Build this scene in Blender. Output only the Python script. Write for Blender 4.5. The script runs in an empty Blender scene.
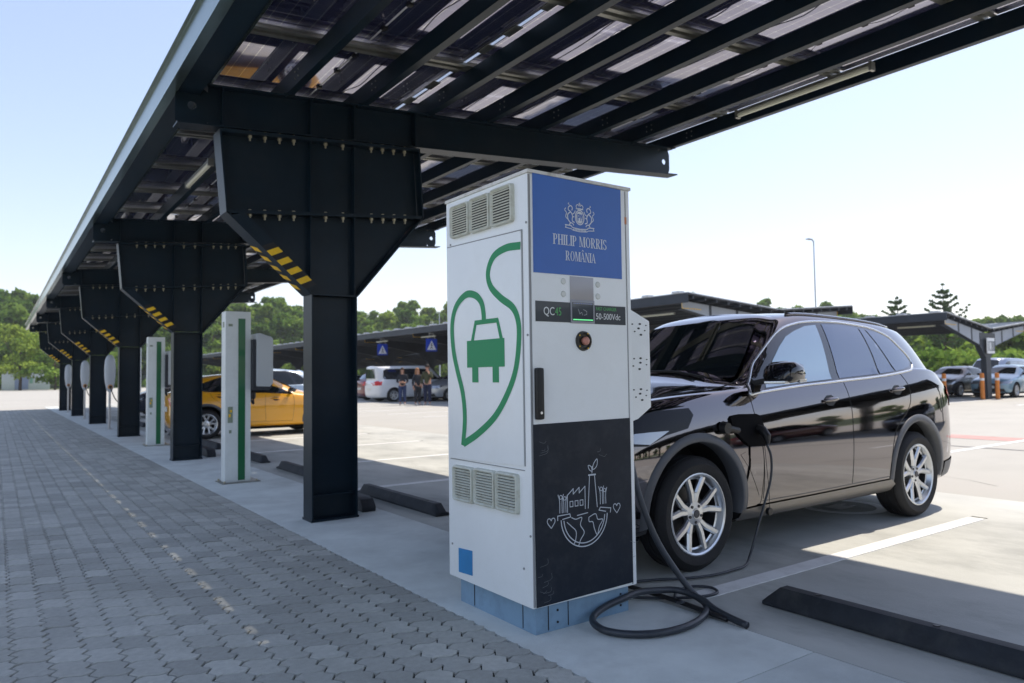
import bpy, bmesh, math, random
from math import sin, cos, pi, radians, sqrt
from mathutils import Vector, Matrix, geometry
from mathutils.bvhtree import BVHTree
import numpy as np

SC = bpy.context.scene
COL = SC.collection
RND = random.Random(7)

# ------------------------------------------------------------------ mesh helper
class MB:
    def __init__(s):
        s.v = []; s.f = []; s.m = []
    def add(s, vs, fs, mi=0):
        b = len(s.v)
        s.v.extend([tuple(map(float, p)) for p in vs])
        for f in fs:
            s.f.append(tuple(b + i for i in f)); s.m.append(mi)
        return s
    def box(s, x0, x1, y0, y1, z0, z1, mi=0):
        v = [(x0,y0,z0),(x1,y0,z0),(x1,y1,z0),(x0,y1,z0),(x0,y0,z1),(x1,y0,z1),(x1,y1,z1),(x0,y1,z1)]
        return s.add(v, [(0,3,2,1),(4,5,6,7),(0,1,5,4),(1,2,6,5),(2,3,7,6),(3,0,4,7)], mi)
    def prism(s, pts, axis, a0, a1, mi=0):
        n = len(pts)
        def P(p, a):
            return {'x': (a, p[0], p[1]), 'y': (p[0], a, p[1]), 'z': (p[0], p[1], a)}[axis]
        area = sum(pts[i][0]*pts[(i+1) % n][1]-pts[(i+1) % n][0]*pts[i][1] for i in range(n))
        flip = (area < 0)
        if axis == 'y': flip = not flip
        v = [P(p, a0) for p in pts]+[P(p, a1) for p in pts]
        if a1 < a0: flip = not flip
        fs = [tuple(reversed(range(n))), tuple(range(n, 2*n))]+[(i, (i+1) % n, n+(i+1) % n, n+i) for i in range(n)]
        if flip: fs = [tuple(reversed(f)) for f in fs]
        return s.add(v, fs, mi)
    def bar(s, p0, p1, w, h, up=(0,0,1), mi=0):
        p0 = Vector(p0); p1 = Vector(p1); d = (p1-p0).normalized(); up = Vector(up)
        sd = d.cross(up)
        if sd.length < 1e-6: sd = d.cross(Vector((1,0,0)))
        sd.normalize(); u = sd.cross(d)
        v = []
        for p in (p0, p1):
            for a, b in ((-1,-1),(1,-1),(1,1),(-1,1)):
                v.append(p+sd*(a*w/2)+u*(b*h/2))
        return s.add(v, [(0,1,2,3),(7,6,5,4),(0,4,5,1),(1,5,6,2),(2,6,7,3),(3,7,4,0)], mi)
    def tube(s, pts, r, n=8, closed=False, mi=0, flat=1.0):
        pts = [Vector(p) for p in pts]; N = len(pts)
        rr = r if isinstance(r, (list, tuple)) else [r]*N
        prev = None; v = []
        for i, p in enumerate(pts):
            if closed: t = pts[(i+1) % N]-pts[i-1]
            else: t = pts[min(i+1, N-1)]-pts[max(i-1, 0)]
            t.normalize()
            if prev is None:
                a = Vector((0,0,1)) if abs(t.z) < .9 else Vector((1,0,0))
                nr = (a-t*a.dot(t)).normalized()
            else:
                nr = (prev-t*prev.dot(t)).normalized()
            prev = nr; bn = t.cross(nr)
            for k in range(n):
                a = 2*pi*k/n
                v.append(p+nr*(cos(a)*rr[i]*flat)+bn*(sin(a)*rr[i]))
        fs = []
        for i in range(N if closed else N-1):
            j = (i+1) % N
            for k in range(n):
                l = (k+1) % n
                fs.append((i*n+k, i*n+l, j*n+l, j*n+k))
        if not closed:
            fs.append(tuple(reversed(range(n)))); fs.append(tuple((N-1)*n+k for k in range(n)))
        return s.add(v, fs, mi)
    def lathe(s, prof, c=(0,0,0), axis='z', n=24, mi=0, a0=0, a1=2*pi):
        full = abs(a1-a0-2*pi) < 1e-6
        m = n if full else n+1
        v = []
        for i in range(m):
            a = a0+(a1-a0)*i/n
            for r, h in prof:
                q = {'z': (r*cos(a), r*sin(a), h), 'y': (r*sin(a), h, r*cos(a)), 'x': (h, r*cos(a), r*sin(a))}[axis]
                v.append((c[0]+q[0], c[1]+q[1], c[2]+q[2]))
        k = len(prof); fs = []
        for i in range(n):
            j = (i+1) % m
            for l in range(k-1):
                fs.append((i*k+l, j*k+l, j*k+l+1, i*k+l+1))
        return s.add(v, fs, mi)
    def disc(s, c, r, axis='z', n=20, mi=0, ry=None):
        ry = ry or r; v = []
        for i in range(n):
            a = 2*pi*i/n
            q = {'z': (r*cos(a), ry*sin(a), 0), 'y': (r*cos(a), 0, ry*sin(a)), 'x': (0, r*cos(a), ry*sin(a))}[axis]
            v.append((c[0]+q[0], c[1]+q[1], c[2]+q[2]))
        return s.add(v, [tuple(range(n))], mi)
    def cyl(s, c, r, h, axis='z', n=16, mi=0, r2=None):
        r2 = r if r2 is None else r2
        return s.lathe([(0.0001, 0), (r, 0), (r2, h), (0.0001, h)], c, axis, n, mi)
    def ellipsoid(s, c, rx, ry, rz, n=10, m=7, mi=0):
        v = [(c[0], c[1], c[2]+rz)]
        for j in range(1, m):
            t = pi*j/m
            for i in range(n):
                a = 2*pi*i/n
                v.append((c[0]+rx*sin(t)*cos(a), c[1]+ry*sin(t)*sin(a), c[2]+rz*cos(t)))
        v.append((c[0], c[1], c[2]-rz)); L = len(v)-1; fs = []
        for i in range(n):
            k = (i+1) % n
            fs.append((0, 1+i, 1+k)); fs.append((L, L-n+k, L-n+i))
            for j in range(m-2):
                a = 1+j*n
                fs.append((a+i, a+n+i, a+n+k, a+k))
        return s.add(v, fs, mi)
    def mirrored_y(s, yc=0.0):
        o = MB(); o.v = [(x, 2*yc-y, z) for x, y, z in s.v]; o.f = [tuple(reversed(f)) for f in s.f]; o.m = list(s.m)
        return o
    def merge(s, o):
        b = len(s.v); s.v += o.v; s.f += [tuple(b+i for i in f) for f in o.f]; s.m += o.m
        return s
    def xf(s, M):
        s.v = [tuple(M @ Vector(p)) for p in s.v]; return s
    def build(s, name, mats, parent=None, smooth=None, bevel=0, loc=None, fixn=False, raw=False):
        me = bpy.data.meshes.new(name)
        off = Vector((0,0,0))
        if parent is not None and parent.get('_w') and not raw: off = Vector(parent['_w'])
        if loc is not None and parent is None: off = Vector(loc)
        vs = [(p[0]-off.x, p[1]-off.y, p[2]-off.z) for p in s.v]
        me.from_pydata(vs, [], s.f)
        if not isinstance(mats, (list, tuple)): mats = [mats]
        for m in mats: me.materials.append(m)
        if len(mats) > 1: me.polygons.foreach_set('material_index', s.m)
        if bevel or fixn:
            bm = bmesh.new(); bm.from_mesh(me)
            if fixn: bmesh.ops.recalc_face_normals(bm, faces=bm.faces)
            if bevel:
                bmesh.ops.remove_doubles(bm, verts=bm.verts, dist=1e-5)
                es = [e for e in bm.edges if len(e.link_faces) == 2 and e.calc_face_angle(0) > radians(28)]
                bmesh.ops.bevel(bm, geom=es, offset=bevel, segments=2, affect='EDGES', clamp_overlap=True, profile=.7)
            bm.to_mesh(me); bm.free()
        if smooth or bevel:
            me.polygons.foreach_set('use_smooth', [True]*len(me.polygons))
            if smooth != 'all': me.set_sharp_from_angle(angle=radians(35 if smooth in (None, True) else smooth))
        me.update()
        o = bpy.data.objects.new(name, me); COL.objects.link(o)
        if parent is not None: o.parent = parent
        elif loc is not None: o.location = off
        return o

def tag(o, label=None, cat=None, group=None, kind=None):
    if label: o['label'] = label
    if cat: o['category'] = cat
    if group: o['group'] = group
    if kind: o['kind'] = kind
    return o
def thing(name, label, cat, loc=(0,0,0), group=None, rz=0, local=False):
    o = bpy.data.objects.new(name, None); COL.objects.link(o)
    o.location = loc; o.rotation_euler = (0,0,rz); o.empty_display_size = .1
    if not local: o['_w'] = list(loc)          # children are given in world coordinates
    return tag(o, label, cat, group)
def structure(o): o['kind'] = 'structure'; return o
KIDS = {}
def copy_tree(o, parent=None):
    c = o.copy(); COL.objects.link(c); c.parent = parent
    for ch in list(o.children): copy_tree(ch, c)
    return c
def dup(o, loc, rz, label, group=None):
    c = copy_tree(o); c.location = loc; c.rotation_euler = (0,0,rz); c['label'] = label
    if group: c['group'] = group
    return c

# ------------------------------------------------------------------ materials
MATS = {}
def mat(name, col=(.5,.5,.5), rough=.5, metal=0, coat=0, coat_rough=.03, spec=.5, emit=None, emit_s=1, var=0, vscale=3, bump=0, bscale=40,
        detail=4, trans=0, ior=1.45, island=0, rvar=0, dirt=None, dscale=1.2, damt=.5, stretch=None, alpha=1):
    if name in MATS: return MATS[name]
    m = bpy.data.materials.new(name); m.use_nodes = True; nt = m.node_tree; N = nt.nodes; L = nt.links
    b = N['Principled BSDF']
    b.inputs['Base Color'].default_value = (*col, 1); b.inputs['Roughness'].default_value = rough
    b.inputs['Metallic'].default_value = metal; b.inputs['Coat Weight'].default_value = coat
    b.inputs['Coat Roughness'].default_value = coat_rough; b.inputs['Specular IOR Level'].default_value = spec
    b.inputs['Transmission Weight'].default_value = trans; b.inputs['IOR'].default_value = ior
    b.inputs['Alpha'].default_value = alpha
    if emit:
        b.inputs['Emission Color'].default_value = (*emit, 1); b.inputs['Emission Strength'].default_value = emit_s
    tc = N.new('ShaderNodeTexCoord'); src = tc.outputs['Object']
    if stretch:
        mp = N.new('ShaderNodeMapping'); mp.inputs['Scale'].default_value = stretch; L.new(src, mp.inputs[0]); src = mp.outputs[0]
    def noise(sc, det=4, ro=.6):
        n = N.new('ShaderNodeTexNoise'); n.inputs['Scale'].default_value = sc; n.inputs['Detail'].default_value = det
        n.inputs['Roughness'].default_value = ro; L.new(src, n.inputs['Vector']); return n.outputs['Fac']
    colout = None
    def scale_col(cur, fac, lo, hi):
        mr = N.new('ShaderNodeMapRange'); mr.inputs[1].default_value = .25; mr.inputs[2].default_value = .75
        mr.inputs[3].default_value = lo; mr.inputs[4].default_value = hi; L.new(fac, mr.inputs[0])
        mx = N.new('ShaderNodeMix'); mx.data_type = 'RGBA'; mx.blend_type = 'MULTIPLY'; mx.inputs[0].default_value = 1
        if cur is None: mx.inputs[6].default_value = (*col, 1)
        else: L.new(cur, mx.inputs[6])
        L.new(mr.outputs[0], mx.inputs[7]); return mx.outputs[2]
    if var: colout = scale_col(colout, noise(vscale, detail), 1-var, 1+var)
    if island:
        g = N.new('ShaderNodeNewGeometry'); 
        mr = N.new('ShaderNodeMapRange'); mr.inputs[3].default_value = 1-island; mr.inputs[4].default_value = 1+island
        L.new(g.outputs['Random Per Island'], mr.inputs[0])
        mx = N.new('ShaderNodeMix'); mx.data_type = 'RGBA'; mx.blend_type = 'MULTIPLY'; mx.inputs[0].default_value = 1
        if colout is None: mx.inputs[6].default_value = (*col, 1)
        else: L.new(colout, mx.inputs[6])
        L.new(mr.outputs[0], mx.inputs[7]); colout = mx.outputs[2]
    if dirt:
        f = noise(dscale, 6, .7); mr = N.new('ShaderNodeMapRange'); mr.inputs[1].default_value = .48; mr.inputs[2].default_value = .72
        mr.inputs[4].default_value = damt; L.new(f, mr.inputs[0])
        mx = N.new('ShaderNodeMix'); mx.data_type = 'RGBA'; mx.inputs[7].default_value = (*dirt, 1); L.new(mr.outputs[0], mx.inputs[0])
        if colout is None: mx.inputs[6].default_value = (*col, 1)
        else: L.new(colout, mx.inputs[6])
        colout = mx.outputs[2]
    if colout is not None: L.new(colout, b.inputs['Base Color'])
    if rvar:
        mr = N.new('ShaderNodeMapRange'); mr.inputs[1].default_value = .3; mr.inputs[2].default_value = .7
        mr.inputs[3].default_value = max(0, rough-rvar); mr.inputs[4].default_value = rough+rvar
        L.new(noise(vscale*2, 4), mr.inputs[0]); L.new(mr.outputs[0], b.inputs['Roughness'])
    if bump:
        bp = N.new('ShaderNodeBump'); bp.inputs['Strength'].default_value = bump; bp.inputs['Distance'].default_value = .01
        L.new(noise(bscale, 3), bp.inputs['Height']); L.new(bp.outputs[0], b.inputs['Normal'])
    MATS[name] = m
    return m
STEEL = mat('painted_steel', (.005,.015,.025), .42, coat=.08, coat_rough=.14, spec=.3, var=.25, vscale=2, bump=.08, bscale=60, dirt=(.025,.03,.034), dscale=3, damt=.3)
STEEL_LIGHT = mat('painted_steel_pale', (.16,.18,.2), .45, metal=.2, var=.15)
GALV = mat('galvanised_steel', (.32,.32,.29), .42, metal=.75, var=.25, vscale=8)
ALU = mat('aluminium', (.75,.76,.77), .3, metal=.9)
BOLT = mat('zinc_bolt', (.55,.5,.36), .4, metal=.7)
BLACK = mat('black_plastic', (.012,.012,.013), .45)
RUBBER = mat('black_rubber', (.018,.019,.021), .6, var=.3, vscale=6, bump=.15, bscale=80)
WHITE = mat('white_paint', (.74,.76,.74), .38, var=.04, vscale=2, dirt=(.5,.48,.42), dscale=3, damt=.18, coat=.3, coat_rough=.2)
ROADWHITE = mat('road_marking', (.72,.72,.70), .8, var=.08, vscale=5, dirt=(.5,.49,.46), dscale=7, damt=.6, bump=.2)

def smooth_path(pts, n=6, closed=False):
    pts = [Vector(p) for p in pts]; N = len(pts); out = []
    rng = range(N if closed else N-1)
    for i in rng:
        p0 = pts[(i-1) % N] if closed or i > 0 else pts[0]*2-pts[1]
        p1 = pts[i]; p2 = pts[(i+1) % N]
        p3 = pts[(i+2) % N] if closed or i+2 < N else pts[-1]*2-pts[-2]
        for k in range(n):
            t = k/n
            out.append(.5*((2*p1)+(p2-p0)*t+(2*p0-5*p1+4*p2-p3)*t*t+(3*p1-p0-3*p2+p3)*t**3))
    if not closed: out.append(pts[-1])
    return out
def text_mb(body, size, thick=.0006, align='LEFT'):
    cu = bpy.data.curves.new('t', 'FONT'); cu.body = body; cu.size = size; cu.extrude = thick; cu.align_x = align; cu.resolution_u = 3
    o = bpy.data.objects.new('t', cu); COL.objects.link(o); bpy.context.view_layer.update()
    me = bpy.data.meshes.new_from_object(o.evaluated_get(bpy.context.evaluated_depsgraph_get()))
    m = MB(); m.v = [tuple(v.co) for v in me.vertices]; m.f = [tuple(p.vertices) for p in me.polygons]; m.m = [0]*len(m.f)
    bpy.data.objects.remove(o); bpy.data.curves.remove(cu); bpy.data.meshes.remove(me)
    return m
# ------------------------------------------------------------------ camera, sky, sun
cam = bpy.data.cameras.new('camera'); co = bpy.data.objects.new('camera', cam); COL.objects.link(co); SC.camera = co
yaw, pit, rol = radians(35.385), radians(2.635), radians(.777)
fwd = Vector((sin(yaw)*cos(pit), cos(yaw)*cos(pit), sin(pit))); right = Vector((cos(yaw), -sin(yaw), 0)); up = right.cross(fwd)
r2 = right*cos(rol)-up*sin(rol); u2 = r2.cross(fwd)
co.matrix_world = Matrix(((r2.x,u2.x,-fwd.x,0),(r2.y,u2.y,-fwd.y,0),(r2.z,u2.z,-fwd.z,1.30),(0,0,0,1)))
cam.lens = 36*728.4/1024; cam.sensor_width = 36; cam.clip_end = 3000; cam.clip_start = .05
cam.dof.use_dof = True; cam.dof.focus_distance = 3.6; cam.dof.aperture_fstop = 3.2

SUN = Vector((.571, .03, 1)).normalized()
w = bpy.data.worlds.new('World'); SC.world = w; w.use_nodes = True
nt = w.node_tree; bg = nt.nodes['Background']
sky = nt.nodes.new('ShaderNodeTexSky'); sky.sky_type = 'NISHITA'; sky.sun_disc = False
sky.sun_elevation = math.asin(SUN.z); sky.sun_rotation = math.atan2(SUN.x, SUN.y)
sky.air_density = 1.1; sky.dust_density = .7; sky.ozone_density = 1.2; sky.altitude = 50
gm = nt.nodes.new('ShaderNodeGamma'); gm.inputs[1].default_value = .71
nt.links.new(sky.outputs[0], gm.inputs[0]); hs = nt.nodes.new('ShaderNodeHueSaturation'); hs.inputs['Saturation'].default_value = 1.05
nt.links.new(gm.outputs[0], hs.inputs['Color']); tn = nt.nodes.new('ShaderNodeMix'); tn.data_type = 'RGBA'; tn.blend_type = 'MULTIPLY'; tn.inputs[0].default_value = 1; tn.inputs[7].default_value = (.90,.83,.865,1)
nt.links.new(hs.outputs[0], tn.inputs[6]); nt.links.new(tn.outputs[2], bg.inputs[0]); bg.inputs[1].default_value = .15
sl = bpy.data.lights.new('sun', 'SUN'); sl.energy = 2.0; sl.angle = radians(.55); sl.color = (1, .90, .77)
so = bpy.data.objects.new('sun', sl); COL.objects.link(so); so.rotation_euler = (-SUN).to_track_quat('-Z', 'Y').to_euler()
vs = SC.view_settings; vs.view_transform = 'Standard'; vs.look = 'None'; vs.exposure = 1.5; vs.gamma = 1
SC.cycles.max_bounces = 8; SC.cycles.diffuse_bounces = 4; SC.cycles.glossy_bounces = 4; SC.cycles.transmission_bounces = 6
SC.cycles.caustics_reflective = False; SC.cycles.caustics_refractive = False; SC.cycles.sample_clamp_indirect = 8
SC.cycles.use_denoising = True

# ------------------------------------------------------------------ ground
CONC = mat('concrete_lot', (.41,.40,.36), .85, var=.10, vscale=.5, detail=8, dirt=(.36,.34,.31), dscale=.25, damt=.5, bump=.25, bscale=90, stretch=(1,1.6,1))
m = MB(); R = 1500
nseg = 48
hz = [(0,0,-.02)]
rings = [60, 140, 400, R]
vv = [(0,60,-.02)]; ff = []
for r in rings:
    for i in range(nseg): vv.append((r*cos(2*pi*i/nseg), 60+r*sin(2*pi*i/nseg), -.02))
for i in range(nseg):
    j = (i+1) % nseg; ff.append((0, 1+i, 1+j))
    for k in range(len(rings)-1):
        ff.append((1+k*nseg+i, 1+(k+1)*nseg+i, 1+(k+1)*nseg+j, 1+k*nseg+j))
m.add(vv, ff); structure(m.build('ground', mat('field_ground', (.10,.13,.045), .95, var=.3, vscale=.05, bump=.3, bscale=2)))
m = MB(); m.add([(-60,-40,-.012),(160,-40,-.012),(160,138,-.012),(-60,138,-.012)], [(0,1,2,3)]); structure(m.build('parking_ground', CONC))
# shaded bay slabs of poured concrete beside the columns, in panels with saw-cut joints
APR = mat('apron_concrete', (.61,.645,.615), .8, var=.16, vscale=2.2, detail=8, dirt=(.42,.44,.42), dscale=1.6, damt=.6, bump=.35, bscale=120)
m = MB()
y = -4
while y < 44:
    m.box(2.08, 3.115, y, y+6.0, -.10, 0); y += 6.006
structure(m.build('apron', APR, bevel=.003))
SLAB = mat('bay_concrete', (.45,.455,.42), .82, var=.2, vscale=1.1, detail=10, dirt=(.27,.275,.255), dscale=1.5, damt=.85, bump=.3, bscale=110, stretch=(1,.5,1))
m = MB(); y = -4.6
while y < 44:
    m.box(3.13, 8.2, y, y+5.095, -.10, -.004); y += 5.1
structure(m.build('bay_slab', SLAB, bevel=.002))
# interlocking pavers
PAV = mat('paver', (.415,.415,.375), .88, var=.12, vscale=30, island=.17, bump=.5, bscale=160, dirt=(.27,.27,.235), dscale=1.1, damt=.6)
JOINT = mat('paver_joint', (.035,.036,.03), .95, var=.3, vscale=9)
rp = random.Random(3)
dx, dy, g = .142, .200, .0043
def zig(y):    # toothed long joint
    t = (y/(dy/2)) % 1.0
    return .0165*(4*t if t < .25 else (2-4*t if t < .75 else 4*t-4))
V = []; F = []
x0 = 2.08-dx*36
for i in range(36):
    xa = x0+i*dx; xb = xa+dx; j = 0; y = -1.5+(dy/2 if i % 2 else 0)
    sh = rp.uniform(-.01,.01)
    while y < 40.6:
        ya, yb = y, y+dy
        ts = [0,.125,.25,.375,.5,.625,.75,.875,1]
        L_ = [(xa+zig(ya+t*dy+1.5)+g, ya+t*dy) for t in ts]; R_ = [(xb+zig(ya+t*dy+1.5)-g, ya+t*dy) for t in ts]
        L_[0] = (L_[0][0], ya+g); R_[0] = (R_[0][0], ya+g); L_[-1] = (L_[-1][0], yb-g); R_[-1] = (R_[-1][0], yb-g)
        mdx = (xa+xb)/2
        top = L_[::-1]+[(mdx-.035, ya+g+.016), (mdx-.01, ya+g+.009), (mdx+.018, ya+g-.008), (mdx+.038, ya+g-.011)]+R_+[(mdx+.038, yb-g-.011), (mdx+.018, yb-g-.008), (mdx-.01, yb-g+.009), (mdx-.035, yb-g+.016)]
        hgt = rp.gauss(0,.0011); tx = rp.gauss(0,.006); ty = rp.gauss(0,.006); cx_, cy_ = mdx, (ya+yb)/2
        n = len(top); b = len(V)
        for (px, py) in top:
            zz = hgt+(px-cx_)*tx+(py-cy_)*ty
            V.append((cx_+(px-cx_)*.955, cy_+(py-cy_)*.965, zz))
        for (px, py) in top:
            V.append((px, py, hgt-.0045))
        for (px, py) in top:
            V.append((px, py, -.03))
        F.append(tuple(range(b, b+n)))
        for k in range(n):
            l = (k+1) % n
            F.append((b+k, b+n+k, b+n+l, b+l)); F.append((b+n+k, b+2*n+k, b+2*n+l, b+n+l))
        y += dy
        if abs(y-5.7) < dy/2 and i > 0: y += .012     # expansion joint across the walk
mp = MB(); mp.v = V; mp.f = F; mp.m = [0]*len(F)
structure(mp.build('paver_walkway', PAV))
m = MB(); m.box(x0-3, 2.08, -3, 40.6, -.1, -.011); structure(m.build('walkway_bed', JOINT))
m = MB(); m.box(x0-14, x0-.02, -6, 40.6, -.1, -.003); structure(m.build('verge_pavement', CONC))

# painted stall lines, loading-bay emblem, red zone
m = MB()
for k in range(-1, 14):
    yl = 2.90+2.555*k
    m.box(3.38 if k else 3.36, 7.0, yl-.065, yl+.065, -.0042, .0006)
m.box(7.06, 7.2, -4, 40, -.0118, -.0075)
for k in range(0, 13):
    yl = 2.90+2.555*k
    m.box(7.0+.06, 7.06, yl-.065, yl+.065, -.0042, .0004)
for k in range(-1, 14):
    yl = 2.90+2.555*k; m.box(11.2, 16.2, yl-.06, yl+.06, -.0118, -.007)
for k in range(-1, 14):
    yl = 3.1+2.555*k; m.box(29.5, 34.2, yl-.06, yl+.06, -.0118, -.007)
    m.box(18.4, 22.6, yl+14-.06, yl+14+.06, -.0118, -.007)
structure(m.build('parking_lines', ROADWHITE))
m = MB()
cx_, cy_ = 6.64, 3.93
def ringpoly(m, cx, cy, r0, r1, z, n=48, a0=0, a1=2*pi):
    v = []
    for i in range(n+1):
        a = a0+(a1-a0)*i/n
        v += [(cx+r0*cos(a), cy+r0*sin(a), z), (cx+r1*cos(a), cy+r1*sin(a), z)]
    m.add(v, [(2*i, 2*i+1, 2*i+3, 2*i+2) for i in range(n)])
ringpoly(m, cx_, cy_, .30, .40, .0012)
m.add([(cx_-.16,cy_-.09,.0012),(cx_+.06,cy_-.09,.0012),(cx_+.06,cy_+.09,.0012),(cx_-.16,cy_+.09,.0012)], [(0,1,2,3)])
for s_ in (-.05,.05): m.add([(cx_+.06,cy_+s_-.018,.0012),(cx_+.15,cy_+s_-.018,.0012),(cx_+.15,cy_+s_+.018,.0012),(cx_+.06,cy_+s_+.018,.0012)], [(0,1,2,3)])
structure(m.build('charging_bay_marking', mat('bay_emblem_white', (.85,.85,.83), .7, var=.05)))
m = MB(); m.add([(14.9,2.2,-.009),(15.7,2.2,-.009),(15.7,8.5,-.009),(14.9,8.5,-.009)], [(0,1,2,3)])
structure(m.build('red_zone_marking', mat('red_road_paint', (.46,.28,.25), .85, var=.15, vscale=3)))
m = MB(); m.add([(13.3,-3,-.0085),(13.42,-3,-.0085),(13.42,14,-.0085),(13.3,14,-.0085)], [(0,1,2,3)])
structure(m.build('drain_line', mat('drain_dark', (.16,.16,.155), .8)))

# hairline cracks in the lot
rk = random.Random(12)
for (xa, ya, xb, yb) in ((0.3,62,9,58),(9,58,22,56),(9.2,3.5,11.8,9.5),(10,14,16,12.6),(8.5,1.2,12.5,2.6)):
    m = MB(); pts = []; n = 14; L_ = math.hypot(xb-xa, yb-ya)
    for i in range(n+1): pts.append((xa+(xb-xa)*i/n+rk.uniform(-1,1)*L_*.012, ya+(yb-ya)*i/n+rk.uniform(-1,1)*L_*.012))
    wd_ = .05 if ya > 40 else .007; v = []
    for p in pts: v += [(p[0], p[1]-wd_, -.0095), (p[0], p[1]+wd_, -.0095)]
    m.add(v, [(2*i, 2*i+2, 2*i+3, 2*i+1) for i in range(n)]); structure(m.build('ground_crack', mat('crack_dark', (.10,.095,.085), .9)))
# hills behind the car park
m = MB(); NA, NR = 90, 10
GH = lambda a: 7+9*math.exp(-((a-8)/16)**2)+2.5*sin(a*.21)+1.5*sin(a*.5+1)
vv = []
for i in range(NA+1):
    ang = -60+i*(200/NA)
    h = max(2.0, GH(ang))
    for j in range(NR+1):
        t = j/NR; r = 142+130*t
        vv.append((r*sin(radians(ang)), r*cos(radians(ang)), -.03+h*(3*t*t-2*t**3)))
ff = []
for i in range(NA):
    for j in range(NR):
        a = i*(NR+1)+j; ff.append((a, a+1, a+NR+2, a+NR+1))
m.add(vv, ff); structure(m.build('hill', mat('hill_grass', (.045,.07,.02), .95, var=.4, vscale=.08), smooth='all', fixn=True))
# ------------------------------------------------------------------ solar carport over the walkway
SL = .0766
ZT = lambda x: 3.706+SL*x            # top of the sloping arm
CL = (2.56, 6.43, 0)
carport = thing('solar_carport', 'long dark steel solar carport on six flared posts over the charging bays in the foreground', 'carport', CL)
def cell_material():
    m = bpy.data.materials.new('solar_cells'); m.use_nodes = True; nt = m.node_tree; N = nt.nodes; L = nt.links
    b = N['Principled BSDF']; b.inputs['Roughness'].default_value = .06; b.inputs['Metallic'].default_value = .78
    b.inputs['Coat Weight'].default_value = 1; b.inputs['Coat Roughness'].default_value = .02; b.inputs['Coat IOR'].default_value = 2.1
    tc = N.new('ShaderNodeTexCoord'); sp = N.new('ShaderNodeSeparateXYZ'); L.new(tc.outputs['Object'], sp.inputs[0])
    def M(op, a, bb=None):
        n = N.new('ShaderNodeMath'); n.operation = op
        for i, q in enumerate((a, bb)):
            if q is None: continue
            if isinstance(q, (int, float)): n.inputs[i].default_value = q
            else: L.new(q, n.inputs[i])
        return n.outputs[0]
    def line(o, p, wd): return M('LESS_THAN', M('ABSOLUTE', M('SUBTRACT', M('FRACT', M('ADD', M('DIVIDE', o, p), 100.0)), .5)), wd/p/2)
    lx = line(sp.outputs[0], .1155, .006); ly = line(sp.outputs[1], .178, .0025)
    dot = M('MULTIPLY', line(sp.outputs[0], .1155, .016), line(sp.outputs[1], .178, .012))
    bb = line(sp.outputs[1], .0178, .0008)
    f = M('MAXIMUM', M('MAXIMUM', lx, M('MULTIPLY', ly, .55)), M('MAXIMUM', dot, M('MULTIPLY', bb, .12)))
    nz = N.new('ShaderNodeTexNoise'); nz.inputs['Scale'].default_value = 1.2
    oi = N.new('ShaderNodeObjectInfo'); ad = N.new('ShaderNodeVectorMath'); ad.operation = 'ADD'; L.new(tc.outputs['Object'], ad.inputs[0]); L.new(oi.outputs['Random'], ad.inputs[1]); L.new(ad.outputs[0], nz.inputs['Vector'])
    c1 = N.new('ShaderNodeMix'); c1.data_type = 'RGBA'; c1.inputs[6].default_value = (.06,.058,.19,1); c1.inputs[7].default_value = (.12,.115,.30,1); L.new(nz.outputs['Fac'], c1.inputs[0])
    mx = N.new('ShaderNodeMix'); mx.data_type = 'RGBA'; mx.inputs[7].default_value = (.75,.75,.78,1); L.new(c1.outputs[2], mx.inputs[6]); L.new(f, mx.inputs[0])
    L.new(mx.outputs[2], b.inputs['Base Color'])
    tr = N.new('ShaderNodeBsdfTransparent'); ms = N.new('ShaderNodeMixShader'); ms.inputs[0].default_value = .05
    L.new(b.outputs[0], ms.inputs[1]); L.new(tr.outputs[0], ms.inputs[2]); L.new(ms.outputs[0], N['Material Output'].inputs[0])
    return m
CELLS = cell_material()
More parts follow.
